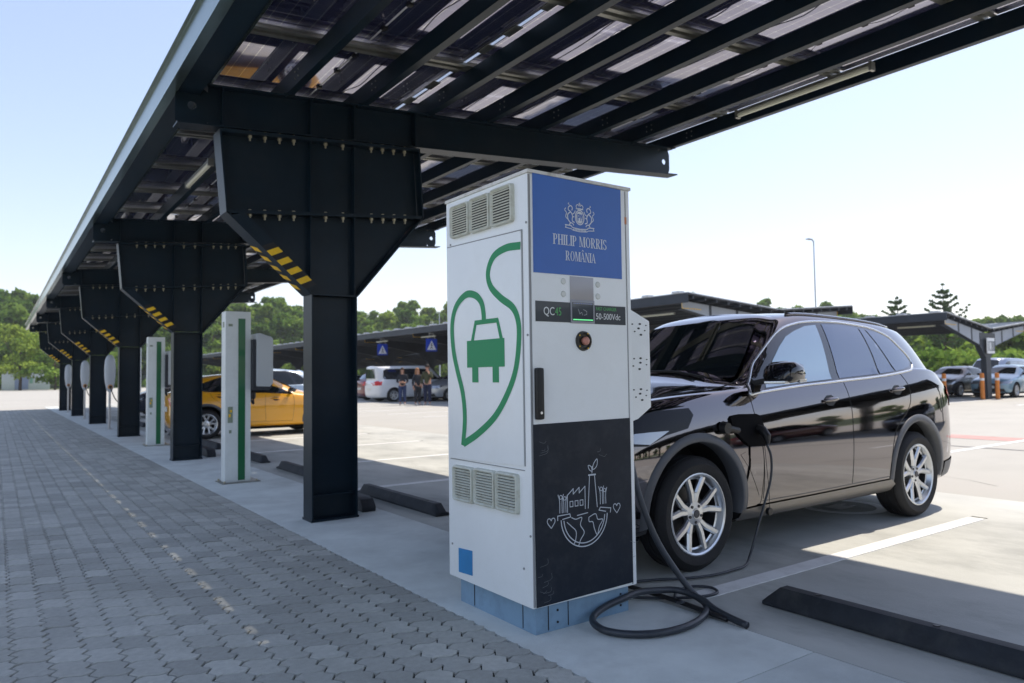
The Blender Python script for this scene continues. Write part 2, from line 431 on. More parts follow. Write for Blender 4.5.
def column(Y0, root):
    yc = Y0+.11
    m = MB()
    m.box(2.354, 2.766, yc-.006, yc+.006, .02, 2.07)
    for xa, xb in ((2.34, 2.354), (2.766, 2.78)): m.box(xa, xb, Y0, Y0+.22, .02, 2.075)
    m.box(2.332, 2.788, Y0-.008, Y0+.228, 0, .02)
    m.box(2.356, 2.764, Y0+.004, Y0+.216, 2.055, 2.07)
    m.box(2.356, 2.764, Y0+.03, yc-.008, .22, .235)
    ptsw = [(2.34,2.08),(1.614,2.735),(1.556,3.43),(3.44,3.575),(3.476,2.895),(2.78,2.08)]
    m.prism(ptsw, 'y', yc-.007, yc+.007)
    E_ = [((1.54,3.44),(1.60,2.73)),((1.60,2.73),(2.335,2.065)),((3.455,3.59),(3.492,2.893)),((3.492,2.893),(2.785,2.065))]
    for a, b in E_: m.bar((a[0], yc, a[1]), (b[0], yc, b[1]), .22, .014, up=(1,0,0) if abs(a[0]-b[0]) < .1 else (0,0,1))
    a_, b_ = Vector((1.60,0,2.73)), Vector((2.335,0,2.065)); d_ = (b_-a_).normalized(); n_ = Vector((d_.z,0,-d_.x)); n_ = n_ if n_.x > 0 else -n_
    P4 = [a_+d_*.04+n_*.004, b_-d_*.02+n_*.004, b_-d_*.02+n_*.105, a_+d_*.10+n_*.105]
    m.prism([(p.x,p.z) for p in P4], 'y', Y0+.001, Y0+.009)
    # joint plates
    for (xa, za, xb, zb) in ((1.60,2.735,3.49,2.895),(1.55,3.432,3.45,3.578)):
        m.bar((xa, yc, za), (xb, yc, zb), .22, .03)
    # stiffeners
    for xs in (2.347, 2.773):
        m.box(xs-.006, xs+.006, Y0+.03, Y0+.19, 2.08, 3.5)
    o = m.build('column', STEEL, root, bevel=0); o['_w'] = CL
    # zinc bolts under the joint plates
    b = MB()
    XB = [1.80,1.93,2.06,2.19,2.49,2.66,2.95,3.07,3.19,3.31]
    for (xa, za, xb, zb) in ((1.60,2.735,3.49,2.895),(1.55,3.432,3.45,3.578)):
        for x in XB:
            z = za+(zb-za)*(x-xa)/(xb-xa)
            for yy in (Y0+.045, Y0+.175):
                b.cyl((x, yy, z-.062), .009, .046, 'z', 6)
                b.cyl((x, yy, z-.034), .018, .019, 'z', 6); b.cyl((x, yy, z+.016), .014, .012, 'z', 6)
    for x in (2.315, 2.805):
        pass
    b.build('bolts', BOLT, o)['kind'] = 'stuff'
    # hazard tape on the lower left slope: one strip on the flange, one on the web edge
    t = MB(); t2 = MB(); A = Vector((1.60,0,2.73)); B = Vector((2.335,0,2.065)); d = (B-A).normalized(); nrm = Vector((d.z,0,-d.x))  # outward, down-left
    if nrm.x > 0: nrm = -nrm
    Lt = (B-A).length
    s0, s1 = Lt*.35, Lt*1.0; p = .118; n = int((s1-s0)/p)
    for k in range(n):
        a = s0+k*p
        for half, mi in ((0,0),(1,1)):
            u0 = a+half*p/2; u1 = u0+p/2; sh = .045
            q = lambda u, yy, off: tuple(A+d*u+nrm*off+Vector((0,yy,0)))
            off = .0085
            t.add([q(u0,Y0+.218,off),q(u1,Y0+.218,off),q(u1+sh,Y0+.115,off),q(u0+sh,Y0+.115,off)], [(0,1,2,3)], mi)
            w = lambda u, h: tuple(A+d*u-nrm*h+Vector((0,Y0-.0012,0)))
            if k > 0 or half: t2.add([w(u0-.01,-.008),w(u1-.01,-.008),w(u1+.035,.095),w(u0+.035,.095)], [(0,1,2,3)], mi)
            e = lambda u, yy: tuple(A+d*u-nrm*-.0083+Vector((0,yy,0)))
    t2.build('hazard_tape', [mat('tape_yellow', (.88,.54,.02), .5, var=.12, vscale=20), mat('tape_black', (.012,.012,.012), .5)], o)
    t.build('hazard_tape', [mat('tape_yellow', (.88,.54,.02), .5, var=.12, vscale=20), mat('tape_black', (.012,.012,.012), .5)], o)
    return o
def arm(Y0, root):
    yc = Y0+.11; m = MB(); H = .36
    zb = lambda x: ZT(x)-H
    X0, X1 = 1.203, 7.23
    # web split round the lifting holes
    def web_hole(xa, xb, xc, hr):
        n = 16; zc = (ZT(xc)+zb(xc))/2; m_ = MB()
        ring = [(xc+hr*cos(2*pi*i/n), zc+hr*sin(2*pi*i/n)) for i in range(n)]
        def outer(a):
            dx_, dz_ = cos(a), sin(a); hx = (xb-xa)/2; hz_ = (H-.02)/2; s = min(hx/abs(dx_) if abs(dx_) > 1e-6 else 9, hz_/abs(dz_) if abs(dz_) > 1e-6 else 9)
            x = (xa+xb)/2+dx_*s; return (x, zc+(x-xc)*SL+dz_*s)
        out = [outer(2*pi*i/n) for i in range(n)]
        for yy, fl in ((yc-.006, 0), (yc+.006, 1)):
            v = [(p[0], yy, p[1]) for p in ring]+[(p[0], yy, p[1]) for p in out]
            fs = [(i, (i+1) % n, n+(i+1) % n, n+i) for i in range(n)]
            m.add(v, [tuple(reversed(f)) for f in fs] if fl else fs)
        v = [(p[0], yc-.006, p[1]) for p in ring]+[(p[0], yc+.006, p[1]) for p in ring]
        m.add(v, [(i, (i+1) % n, n+(i+1) % n, n+i) for i in range(n)])
    web_hole(X0, X0+.26, X0+.13, .035); web_hole(X1-.2, X1, X1-.1, .035)
    xa, xb = X0+.26, X1-.2
    m.prism([(xa, zb(xa)+.01),(xb, zb(xb)+.01),(xb, ZT(xb)-.01),(xa, ZT(xa)-.01)], 'y', yc-.006, yc+.006)
    m.bar((X0, yc, ZT(X0)-.007), (X1+.02, yc, ZT(X1)-.007), .18, .014)
    m.bar((X0, yc, zb(X0)+.007), (X1+.06, yc, zb(X1)+.007), .18, .014)
    for xs in (1.57, 2.347, 2.773, 3.43):
        m.box(xs-.006, xs+.006, Y0+.022, Y0+.198, zb(xs)+.014, ZT(xs)-.014)
    for xs in [1.42+.727*k for k in range(9)]:
        m.box(xs+.05, xs+.056, Y0+.04, Y0+.14, ZT(xs), ZT(xs)+.1); m.cyl((xs-.04, Y0+.03, ZT(xs)-.03), .012, .04, 'z', 6)
    return m.build('arm', STEEL, root)
def cp(o, dy):
    c = copy_tree(o, o.parent); c.location = (o.location.x, o.location.y+dy, o.location.z); return c
col0 = column(6.43, carport); arm0 = arm(6.43, carport)
for k in range(1, 6): cp(col0, 6.264*k); cp(arm0, 6.264*k)
cp(arm0, -6.264); cp(col0, -6.264)
YA, YB = -.3, 40.6
def purlin(x, w=.065, h=.17, name='purlin'):
    m = MB(); z = ZT(x)+.001; t = .005; y = YA
    m.box(x-t, x, YA, YB, z, z+h)
    m.box(x, x+w, YA, YB, z, z+t); m.box(x, x+w, YA, YB, z+h-t, z+h)
    m.box(x+w-t, x+w, YA, YB, z+t, z+.022); m.box(x+w-t, x+w, YA, YB, z+h-.022, z+h-t)
    return m.build(name, STEEL, carport)
for k in range(9): purlin(1.42+.727*k-.03)
# bolt heads through the purlin webs near each arm
b = MB()
for k in range(9):
    x = 1.42+.727*k-.03
    for j in range(-1, 6):
        for dy_ in (-.42, -.34, .30, .38):
            for dz_ in (.055, .115): b.cyl((x-.012, 6.54+6.264*j+dy_, ZT(x)+dz_), .008, .008, 'x', 6)
b.build('purlin_bolts', GALV, carport)['kind'] = 'stuff'
# fascia channel on the low edge
m = MB(); xf_ = 1.135; zf = 3.70
m.box(xf_, xf_+.006, YA, YB, zf, zf+.235); m.box(xf_-.012, xf_, YA, YB, zf+.222, zf+.246); m.box(xf_-.012, xf_, YA, YB, zf-.008, zf+.014)
m.box(xf_+.006, xf_+.07, YA, YB, zf, zf+.006); m.box(xf_-.03, xf_+.42, YA, YB, zf+.248, zf+.254)
m.build('fascia', mat('fascia_green_grey', (.26,.32,.29), .22, metal=.9, var=.1), carport)
m = MB()
m.prism([(xf_+.08,zf+.03),(xf_+.26,zf+.03),(xf_+.26,zf+.24),(xf_+.25,zf+.24),(xf_+.25,zf+.04),(xf_+.09,zf+.04),(xf_+.09,zf+.24),(xf_+.08,zf+.24)], 'y', YA, YB)
m.build('gutter', STEEL, carport)
# panel rails
NC = 28
for c in range(NC+1):
    y = 5.65+1.466*(c-4); m = MB()
    for (xa, xb) in ((1.5, 7.28),):
        za, zb_ = ZT(xa)+.172, ZT(xb)+.172
        m.bar((xa, y, za+.047), (xb, y, zb_+.047), .05, .004)
        m.bar((xa, y-.026, za+.025), (xb, y-.026, zb_+.025), .004, .045); m.bar((xa, y+.026, za+.025), (xb, y+.026, zb_+.025), .004, .045)
        m.bar((xa, y-.05, za+.003), (xb, y-.05, zb_+.003), .045, .004); m.bar((xa, y+.05, za+.003), (xb, y+.05, zb_+.003), .045, .004)
    m.build('rail', GALV, carport)
# panels
tilt = math.atan(SL)
pm = MB(); W2, D2 = 1.893/2, 1.446/2
pm.box(-W2+.011, W2-.011, -D2+.011, D2-.011, .024, .031, 0)
for (xa,xb,ya,yb) in ((-W2,W2,-D2,-D2+.011),(-W2,W2,D2-.011,D2),(-W2,-W2+.011,-D2+.011,D2-.011),(W2-.011,W2,-D2+.011,D2-.011)): pm.box(xa,xb,ya,yb,0,.036,1)
for (xa,xb,ya,yb) in ((-W2,W2,-D2+.012,-D2+.028),(-W2,W2,D2-.028,D2-.012)): pm.box(xa,xb,ya,yb,0,.002,1)
p0 = pm.build('solar_panel', [CELLS, ALU], carport, raw=True)
jb = MB(); jb.box(-.02,.02,-.07,-.02,.004,.0238); jb.box(-.02,.02,.38,.43,.004,.0238); jb.box(-.02,.02,-.48,-.43,.004,.0238)
jb.tube(smooth_path([(0,-.07,.01),(.01,-.2,-.01),(-.01,-.32,-.012),(0,-.43,.01)], 4), .003, 5)
jb.tube(smooth_path([(0,.43,.01),(.02,.55,-.03),(0,.68,-.01)], 4), .003, 5)
j0 = jb.build('junction_box', BLACK, p0)
bl = MB(); bl.box(-.009,.009,-D2+.03,D2-.03,.0225,.0238); bl.build('centre_ribbon', mat('panel_ribbon', (.8,.8,.82), .35, metal=.2), p0)
for c in range(NC):
    for r in range(3):
        xc = 1.60+.95+1.922*r; y = 5.65+1.466*(c-4)+.733
        o = p0 if (c, r) == (0, 0) else copy_tree(p0, carport)
        o.location = (xc-CL[0], y-CL[1], ZT(xc)+.2235); o.rotation_euler = (0, -tilt, 0)
# clamp strips added in the row gaps to break up and block the sun
m = MB(); rg = random.Random(8)
for r, opn, cl_ in ((0,(.20,.34),(.14,.30)),(1,(.08,.14),(2.5,6.0))):
    x = 1.60+.95+1.922*r+.961; y = YA+.4
    while y < YB-.5:
        L_ = rg.uniform(*cl_); m.box(x-.05, x+.03, y, y+L_, ZT(x)+.208, ZT(x)+.216); y += L_+rg.uniform(*opn)
o = m.build('panel_strips', GALV, carport); o['kind'] = 'stuff'
# loose cables clipped under the panels
rc = random.Random(5)
for k in range(5):
    m = MB(); x = 1.42+.727*(2+k)+.12; pts = []
    y = 2.0
    while y < 16:
        pts.append((x+rc.uniform(-.02,.02), y, ZT(x)+.15+rc.uniform(-.05,.01))); y += rc.uniform(.25,.5)
    m.tube(smooth_path(pts, 3), .005, 5); m.build('cable', BLACK, carport)
# tube lights under the purlins
LAMP = mat('lamp_diffuser', (.62,.62,.5), .3, trans=.0)
def tubelight(label, x, y, z, g='tube lights under the carports', L_=1.2, root=None):
    t = thing('tube_light', label, 'light fitting', (x, y, z), g)
    m = MB(); m.lathe([(.001,0),(.028,0),(.028,L_),(.001,L_)], (x,y-L_/2,z), 'y', 10); m.build('diffuser', LAMP, t, smooth=True)
    m = MB(); m.box(x-.02,x+.02,y-L_/2,y+L_/2,z+.026,z+.05); m.box(x-.034,x+.034,y-L_/2-.03,y-L_/2,z-.034,z+.05); m.box(x-.034,x+.034,y+L_/2,y+L_/2+.03,z-.034,z+.05); m.build('housing', GALV, t)
    return t
tl0 = tubelight('pale tube light under the carport purlins just left of the nearest flared post', 2.0, 9.4, ZT(2.0)-.06)
tl1 = tubelight('long cream tube light under the right edge of the near solar roof', 6.74, 4.3, ZT(6.74)-.052, L_=1.5)
for k, lab in ((1,'second'),(2,'third'),(3,'fourth')):
    dup(tl0, (2.0, 9.4+6.264*k, ZT(2.0)-.06), 0, 'pale tube light under the purlins, %s from the camera in its line' % lab)
# ------------------------------------------------------------------ fast charger
CX0, CX1, CY0, CY1, CZ0, CZ1 = 2.18, 2.89, 2.905, 3.73, .145, 2.335
CW = mat('cabinet_white', (.86,.89,.88), .35, var=.05, vscale=2.5, dirt=(.60,.61,.56), dscale=5, damt=.2, coat=.4, coat_rough=.15, bump=.04, bscale=20)
CWE = mat('cabinet_edge', (.70,.70,.66), .4, dirt=(.3,.27,.2), dscale=14, damt=.6)
ch = thing('fast_charger', 'tall white fast charging cabinet with a blue emblem sign above and a dark panel below', 'charging station', (2.54,3.3,0))
m = MB(); m.box(CX0, CX1, CY0+.012, CY1, CZ0, CZ1-.012); m.build('cabinet', CW, ch, bevel=.008)
m = MB(); m.box(CX0-.006, CX1+.006, CY0+.002, CY1+.006, CZ1-.012, CZ1+.006); m.build('top_cap', CWE, ch, bevel=.003)
PB = mat('plinth_blue', (.21,.33,.44), .55, dirt=(.13,.19,.25), dscale=9, damt=.5, var=.08)
m = MB(); m.box(2.22, 2.86, 2.955, 3.67, 0, CZ0); m.build('plinth', PB, ch, bevel=.004)
for (xx, yy) in ((2.43,None),(2.30,None)):
    m = MB(); m.box(xx-.002, xx+.002, 2.952, 2.9548, .01, .14); m.build('plinth_seam', BLACK, ch)
for yy in (3.06, 3.52):
    m = MB(); m.box(2.217, 2.2198, yy-.002, yy+.002, .01, .14); m.build('plinth_seam', BLACK, ch)
m = MB()
for (xx) in (2.36,2.80): m.cyl((xx,2.9545,.10), .006, -.004, 'y', 8); m.cyl((xx,2.9545,.04), .006, -.004, 'y', 8)
m.build('plinth_screws', BLACK, ch)
# front door frame: white skin standing proud with a seam round it
m = MB()
m.box(CX0+.012, CX1-.042, CY0+.0045, CY0+.0115, CZ0+.012, CZ1-.02); m.build('front_door', CW, ch, bevel=.002)
m = MB(); m.box(CX1-.040, CX1-.032, CY0+.006, CY0+.0118, CZ0+.01, CZ1-.02); m.box(CX0+.0, CX0+.010, CY0+.006, CY0+.0118, CZ0+.01, CZ1-.02); m.build('door_seam', mat('seam_grey', (.30,.31,.31), .7), ch)
# left service door
m = MB(); x = CX0
m.prism([(2.972,2.035),(2.972,.842),(3.70,.823),(3.712,2.055)], 'x', x-.006, x-.0008); m.build('side_door', CW, ch, bevel=.002)
m = MB(); 
m.prism([(2.966,2.041),(2.966,2.036),(3.716,2.056),(3.716,2.061)], 'x', x-.004, x-.0006); m.box(x-.004, x-.0006, 2.964, 2.969, .842, 2.04); m.box(x-.004,x-.0006,2.97,3.70,.818,.822)
for (yy,zz) in ((2.93,2.07),(2.93,1.5),(2.93,.5),(3.68,2.07),(2.99,.33),(3.69,.33)): m.cyl((x-.0005,yy,zz), .006, -.004, 'x', 8)
m.build('side_seam', mat('seam_grey'), ch)
# vents
def vent(ya, yb, za, zb):
    m = MB(); X = CX0
    n = 8; pts = []
    for cy, cz, a0 in ((yb-.018,zb-.018,0),(ya+.018,zb-.018,90),(ya+.018,za+.018,180),(yb-.018,za+.018,270)):
        for i in range(4):
            a = radians(a0+i*30); pts.append((cy+.018*cos(a), cz+.018*sin(a)))
    cyc = (ya+yb)/2; czc = (za+zb)/2
    v = []
    for (dx_, s) in ((0,1.0),(-.022,.97),(-.026,.90),(-.012,.80),(-.012,.0)):
        for p in pts: v.append((X+dx_, cyc+(p[0]-cyc)*s, czc+(p[1]-czc)*s))
    N_ = len(pts); fs = []
    for k in range(4):
        for i in range(N_):
            j = (i+1) % N_; fs.append((k*N_+i, k*N_+j, (k+1)*N_+j, (k+1)*N_+i))
    m.add(v, fs); fr = m.build('vent', mat('vent_cream', (.60,.62,.54), .45, dirt=(.35,.3,.18), dscale=25, damt=.5), ch, smooth=40, fixn=True); fr['_w'] = ch['_w']
    m = MB(); hy = (yb-ya)/2*.78; hz_ = (zb-za)/2*.80; k = 11
    m.box(X-.0135, X-.0125, cyc-hy, cyc+hy, czc-hz_, czc+hz_, 0)
    for i in range(k):
        z = czc-hz_+(i+.5)*2*hz_/k
        m.bar((X-.017, cyc-hy, z), (X-.017, cyc+hy, z), .010, .0062, up=(-.5,0,1), mi=1)
    m.build('louvre', [mat('vent_dark', (.05,.055,.055), .8), MATS['vent_cream']], fr)
for (ya, yb, za, zb) in ((3.452,3.658,2.098,2.288),(3.242,3.444,2.094,2.292),(3.030,3.233,2.092,2.297),(3.442,3.655,.588,.79),(3.224,3.430,.592,.794),(3.017,3.217,.592,.797)):
    vent(ya, yb, za, zb)
m = MB(); m.prism([(3.476,.191),(3.62,.183),(3.62,.318),(3.476,.327)], 'x', x-.003, x-.0006); m.build('sticker', mat('sticker_blue', (.03,.22,.48), .5, var=.1, vscale=12), ch)
# green cable-and-car emblem on the side door
GREEN = mat('emblem_green', (.012,.27,.10), .5)
def ribbon_yz(m, pts, w, X, mi=0, taper=None):
    P = [Vector((0,)+tuple(p)) for p in pts]; N = len(P); v = []
    for i in range(N):
        t = (P[min(i+1,N-1)]-P[max(i-1,0)]).normalized(); nr = Vector((0,-t.z,t.y)); ww = w*(taper(i/(N-1)) if taper else 1)
        v += [(X, *(P[i]+nr*ww/2)[1:]), (X, *(P[i]-nr*ww/2)[1:])]
    m.add(v, [(2*i,2*i+1,2*i+3,2*i+2) for i in range(N-1)], mi)
g1 = [(2.974,1.958),(3.105,1.965),(3.221,1.936),(3.276,1.858),(3.252,1.779),(3.16,1.709),(3.049,1.648),(3.002,1.571),(3.0,1.463),(3.033,1.321),(3.112,1.196),(3.226,1.08),(3.385,.985),(3.545,.915)]
g2 = [(3.552,.905),(3.530,1.06),(3.55,1.20),(3.607,1.333),(3.648,1.45),(3.66,1.596),(3.613,1.70),(3.504,1.758),(3.405,1.745),(3.345,1.70),(3.325,1.64),(3.322,1.589)]
m = MB()
s1 = [tuple(p)[:2] for p in smooth_path([(a,b,0) for a,b in g1], 6)]; s2 = [tuple(p)[:2] for p in smooth_path([(a,b,0) for a,b in g2], 6)]
ribbon_yz(m, s1, .040, x-.0072); ribbon_yz(m, s2, .040, x-.0078)
for pts, k in (([(3.498,1.495),(3.129,1.495),(3.129,1.345),(3.498,1.345)], 1), ([(3.445,1.346),(3.385,1.346),(3.385,1.262),(3.445,1.262)], 2), ([(3.241,1.346),(3.184,1.346),(3.184,1.262),(3.241,1.262)], 2),
    ([(3.455,1.49),(3.430,1.49),(3.392,1.60),(3.414,1.60)], 3), ([(3.205,1.60),(3.183,1.60),(3.142,1.49),(3.168,1.49)], 3), ([(3.414,1.605),(3.185,1.605),(3.189,1.58),(3.410,1.58)], 4)):
    m.prism(pts, 'x', x-.0080-.0003*k, x-.0062)
for a, b in (((3.20,1.345,.0),(3.20,1.345,.0)),): pass
m.build('green_emblem', GREEN, ch)
# --- front: blue sign
yF = CY0+.0045
m = MB(); m.prism([(2.205,2.322),(2.816,2.318),(2.814,1.820),(2.204,1.816)], 'y', yF-.0035, yF-.0005); sign = m.build('blue_sign', mat('sign_blue', (.014,.11,.44), .38, var=.07, vscale=4, coat=.4, coat_rough=.12, bump=.06, bscale=7), ch); sign['_w'] = ch['_w']
INK = mat('sign_ink', (.68,.72,.78), .5)
INKN = [0]
def inkprism(m, pts, y0=yF-.0036, h=.0008, mi=0):
    INKN[0] += 1; m.prism(pts, 'y', y0-h-.00006*(INKN[0] % 9), y0, mi)
def stroke(m, pts, w, y0=yF-.0036, closed=False, n=5, wf=None, h=.0008, smooth=True):
    if not smooth:
        for (a, b), (c, d) in zip(pts, pts[1:]):
            l = math.hypot(c-a, d-b)
            if l < 1e-6: continue
            ux, uz = (c-a)/l*w*.45, (d-b)/l*w*.45
            stroke(m, [(a-ux,b-uz),((a+c)/2,(b+d)/2),(c+ux,d+uz)], w, y0, n=1, h=h)
        return
    P = smooth_path([(a,0,b) for a,b in pts], n, closed)
    N = len(P); v = []; INKN[0] += 1; yy = y0-h-.00006*(INKN[0] % 9)
    for i in range(N):
        if closed: t = P[(i+1) % N]-P[i-1]
        else: t = P[min(i+1,N-1)]-P[max(i-1,0)]
        if t.length < 1e-9: t = Vector((1,0,0))
        t.normalize(); nr = Vector((-t.z,0,t.x)); ww = w*(wf(t, i/max(1,N-1)) if wf else 1)
        for s in (1,-1):
            q = P[i]+nr*(s*ww/2); v.append((q.x, yy, q.z))
    K = N if closed else N-1
    m.add(v, [(2*i,2*i+1,2*((i+1) % N)+1,2*((i+1) % N)) for i in range(K)])
def glyph(m, c, x0, z0, h, sx):
    T, th, sf = .16, .05, .05
    def pr(pts): inkprism(m, [(x0+a*h*sx, z0+b*h) for a, b in pts])
    def rc(a, b, c_, d): pr([(a,b),(c_,b),(c_,d),(a,d)])
    def stem(a, w_=T, top=1, bot=0, s0=1, s1=1):
        rc(a, bot, a+w_, top)
        if s0: rc(a-.09, bot, a+w_+.09, bot+sf)
        if s1: rc(a-.09, top-sf, a+w_+.09, top)
    def arc(cx, cz, rx, rz, a0, a1, wx, wz):
        n = 14; o = []; i_ = []
        for k in range(n+1):
            a = radians(a0+(a1-a0)*k/n); o.append((cx+rx*cos(a), cz+rz*sin(a))); i_.append((cx+(rx-wx)*cos(a), cz+(rz-wz)*sin(a)))
        for k in range(n): pr([o[k], o[k+1], i_[k+1], i_[k]])
    if c == 'I': stem(.1); return .33
    if c == 'H': stem(.1); stem(.55); rc(.2,.48,.58,.48+.045); return .78
    if c == 'L': stem(.1); rc(.2,0,.6,.045); pr([(.54,.04),(.6,.04),(.6,.24)]); return .66
    if c in 'PR':
        stem(.1); rc(.2,.955,.36,1); rc(.2,.46,.36,.505); arc(.34,.73,.27,.27,-90,90,.13,.045)
        if c == 'R': pr([(.30,.48),(.42,.48),(.68,0),(.54,0)]); rc(.54,0,.76,.04); return .76
        return .68
    if c == 'O': arc(.40,.5,.33,.515,0,180,.13,.045); arc(.40,.5,.33,.515,180,360,.13,.045); return .80
    if c == 'S':
        arc(.33,.74,.24,.265,30,270,.12,.05); arc(.33,.245,.26,.26,-150,90,.12,.05); pr([(.50,.86),(.56,.98),(.56,.70)]); pr([(.08,.02),(.08,.30),(.14,.14)]); return .66
    if c == 'M': stem(.1,.05); stem(.72,T); pr([(.1,1),(.26,1),(.50,.0),(.42,.0)]); pr([(.45,.0),(.50,.0),(.76,1),(.70,1)]); return .95
    if c == 'N': stem(.1,.05,s1=1); stem(.62,.05); pr([(.08,1),(.24,1),(.67,0),(.54,0)]); return .76
    if c in 'AÂ':
        pr([(.06,0),(.11,0),(.38,1),(.33,1)]); pr([(.31,1),(.40,1),(.68,0),(.53,0)]); rc(.18,.30,.54,.345); rc(-.02,0,.2,.04); rc(.44,0,.76,.04)
        if c == 'Â': pr([(.2,1.08),(.26,1.08),(.38,1.24),(.34,1.28)]); pr([(.50,1.08),(.56,1.08),(.42,1.28),(.37,1.24)])
        return .74
    return .34
def serif(m, s, xa, xb, z0, h):
    wid = {'I':.33,'H':.78,'L':.66,'P':.68,'R':.76,'O':.80,'S':.66,'M':.95,'N':.76,'A':.74,'Â':.74,' ':.34}
    tot = sum(wid[c] for c in s); sx = (xb-xa)/(tot*h); x = xa
    for c in s:
        if c != ' ': glyph(m, c, x, z0, h, sx)
        x += wid[c]*h*sx
m = MB(); serif(m, 'PHILIP MORRIS', 2.330, 2.705, 1.972, .054); serif(m, 'ROMÂNIA', 2.412, 2.622, 1.893, .050); m.build('lettering', INK, sign)
# emblem: crowned oval held by two rearing lions over a motto ribbon
m = MB(); ex, ez = 2.514, 2.128
import itertools
stroke(m, [(ex+.030*cos(a), ez+.038*sin(a)) for a in [2*pi*i/16 for i in range(16)]], .006, closed=True, n=2)
inkprism(m, [(ex+.024*cos(2*pi*i/20), ez+.032*sin(2*pi*i/20)) for i in range(20)])
for s in (-1, 1):
    X = lambda a: ex+s*a
    stroke(m, [(X(.036),ez-.03),(X(.052),ez-.022),(X(.050),ez+.004),(X(.062),ez+.024),(X(.078),ez+.034),(X(.074),ez+.050),(X(.060),ez+.056),(X(.050),ez+.046),(X(.054),ez+.032)], .0055)
    stroke(m, [(X(.062),ez+.024),(X(.082),ez+.008),(X(.080),ez-.018),(X(.066),ez-.034),(X(.072),ez-.046)], .006)
    stroke(m, [(X(.052),ez+.012),(X(.038),ez+.020),(X(.030),ez+.034)], .005); stroke(m, [(X(.050),ez-.004),(X(.038),ez+.002)], .005)
    stroke(m, [(X(.082),ez-.018),(X(.096),ez-.004),(X(.090),ez+.016),(X(.102),ez+.030),(X(.094),ez+.042)], .0045)
    stroke(m, [(X(.066),ez-.034),(X(.050),ez-.036),(X(.042),ez-.046)], .005)
    stroke(m, [(X(.0),ez+.042),(X(.016),ez+.044),(X(.024),ez+.058),(X(.014),ez+.068),(X(.004),ez+.060)], .0045)
    stroke(m, [(X(.100),ez-.048),(X(.060),ez-.050),(X(.050),ez-.058),(X(.0),ez-.062)], .005); stroke(m, [(X(.100),ez-.062),(X(.060),ez-.066),(X(.046),ez-.072),(X(.0),ez-.076)], .004)
    stroke(m, [(X(.100),ez-.048),(X(.094),ez-.055),(X(.100),ez-.062)], .004, smooth=False)
    stroke(m, [(X(.070),ez+.060),(X(.078),ez+.066),(X(.072),ez+.070)], .004)
stroke(m, [(ex-.026,ez+.044),(ex,ez+.048),(ex+.026,ez+.044)], .005); stroke(m, [(ex,ez+.062),(ex,ez+.078)], .004, smooth=False); stroke(m, [(ex-.006,ez+.072),(ex+.006,ez+.072)], .004, smooth=False)
for k in range(9): inkprism(m, [(ex-.046+k*.0104, ez-.071),(ex-.040+k*.0104, ez-.071),(ex-.040+k*.0104, ez-.0635),(ex-.046+k*.0104, ez-.0635)])
m.build('emblem', INK, sign)
m = MB(); yy = yF-.0046
for pts in ([(-.016,-.018),(-.010,-.018),(-.010,.018),(-.016,.018)],[(-.012,.012),(-.001,.012),(-.001,.018),(-.012,.018)],[(-.012,-.002),(-.001,-.002),(-.001,.004),(-.012,.004)],[(-.004,.0),(.001,.0),(.001,.016),(-.004,.016)],
            [(.004,-.018),(.008,-.018),(.008,.018),(.004,.018)],[(.015,-.018),(.019,-.018),(.019,.018),(.015,.018)],[(.008,.018),(.0115,-.006),(.0115,.002),(.009,.018)],[(.015,.018),(.0115,-.006),(.0115,.002),(.014,.018)]):
    INKN[0] += 1; m.prism([(ex+a, ez+b) for a, b in pts], 'y', yy-.0008-.0001*(INKN[0] % 7), yy)
m.build('monogram', MATS['sign_blue'], sign)
# maker's strip, screen, lamps, knob, handle
STRIP = mat('strip_dark', (.035,.042,.048), .35, coat=.3)
m = MB(); m.box(2.607, 2.836, yF-.0025, yF-.0004, 1.566, 1.667); st2 = m.build('label_strip', STRIP, ch); st2['_w'] = ch['_w']
m = MB(); m.box(2.213, 2.441, yF-.0025, yF-.0004, 1.569, 1.673); st = m.build('label_strip', STRIP, ch); st['_w'] = ch['_w']
def txt(body, size, x0, z0, matl, parent, y=yF-.0027, sx=1, name='lettering'):
    t = text_mb(body, size); t.v = [(x0+a*sx, y-c, z0+b) for a, b, c in t.v]; return t.build(name, matl, parent)
txt('QC', .060, 2.262, 1.603, mat('ink_white', (.75,.77,.76), .5), st, sx=.80); txt('45', .060, 2.338, 1.603, mat('ink_green', (.10,.42,.12), .5), st, sx=.72)
txt('FAST CHARGER', .026, 2.618, 1.640, MATS['ink_green'], st2, sx=.82); txt('50-500Vdc', .047, 2.616, 1.592, MATS['ink_white'], st2, sx=.88)
m = MB(); m.box(2.441, 2.604, yF-.0022, yF-.0004, 1.690, 1.812); m.build('reader_plate', mat('reader_grey', (.36,.35,.36), .3, metal=.3), ch, bevel=.001)
m = MB(); m.box(2.441, 2.606, yF-.006, yF-.0004, 1.566, 1.690); sc = m.build('screen_frame', mat('screen_frame', (.30,.31,.34), .3), ch, bevel=.002); sc['_w'] = ch['_w']
m = MB(); m.box(2.450, 2.596, yF-.0075, yF-.0061, 1.578, 1.676); s_ = m.build('screen', mat('screen_glass', (.045,.055,.065), .12, coat=1), sc); s_['_w'] = ch['_w']
m = MB(); yS = yF-.0077
m.box(2.454,2.592,yS-.0005,yS,1.582,1.588,1); m.box(2.456,2.590,yS-.0005,yS,1.668,1.673,0)
for i in range(9): m.box(2.458+.0148*i,2.466+.0148*i,yS-.0012,yS-.0006,1.669,1.672,2)
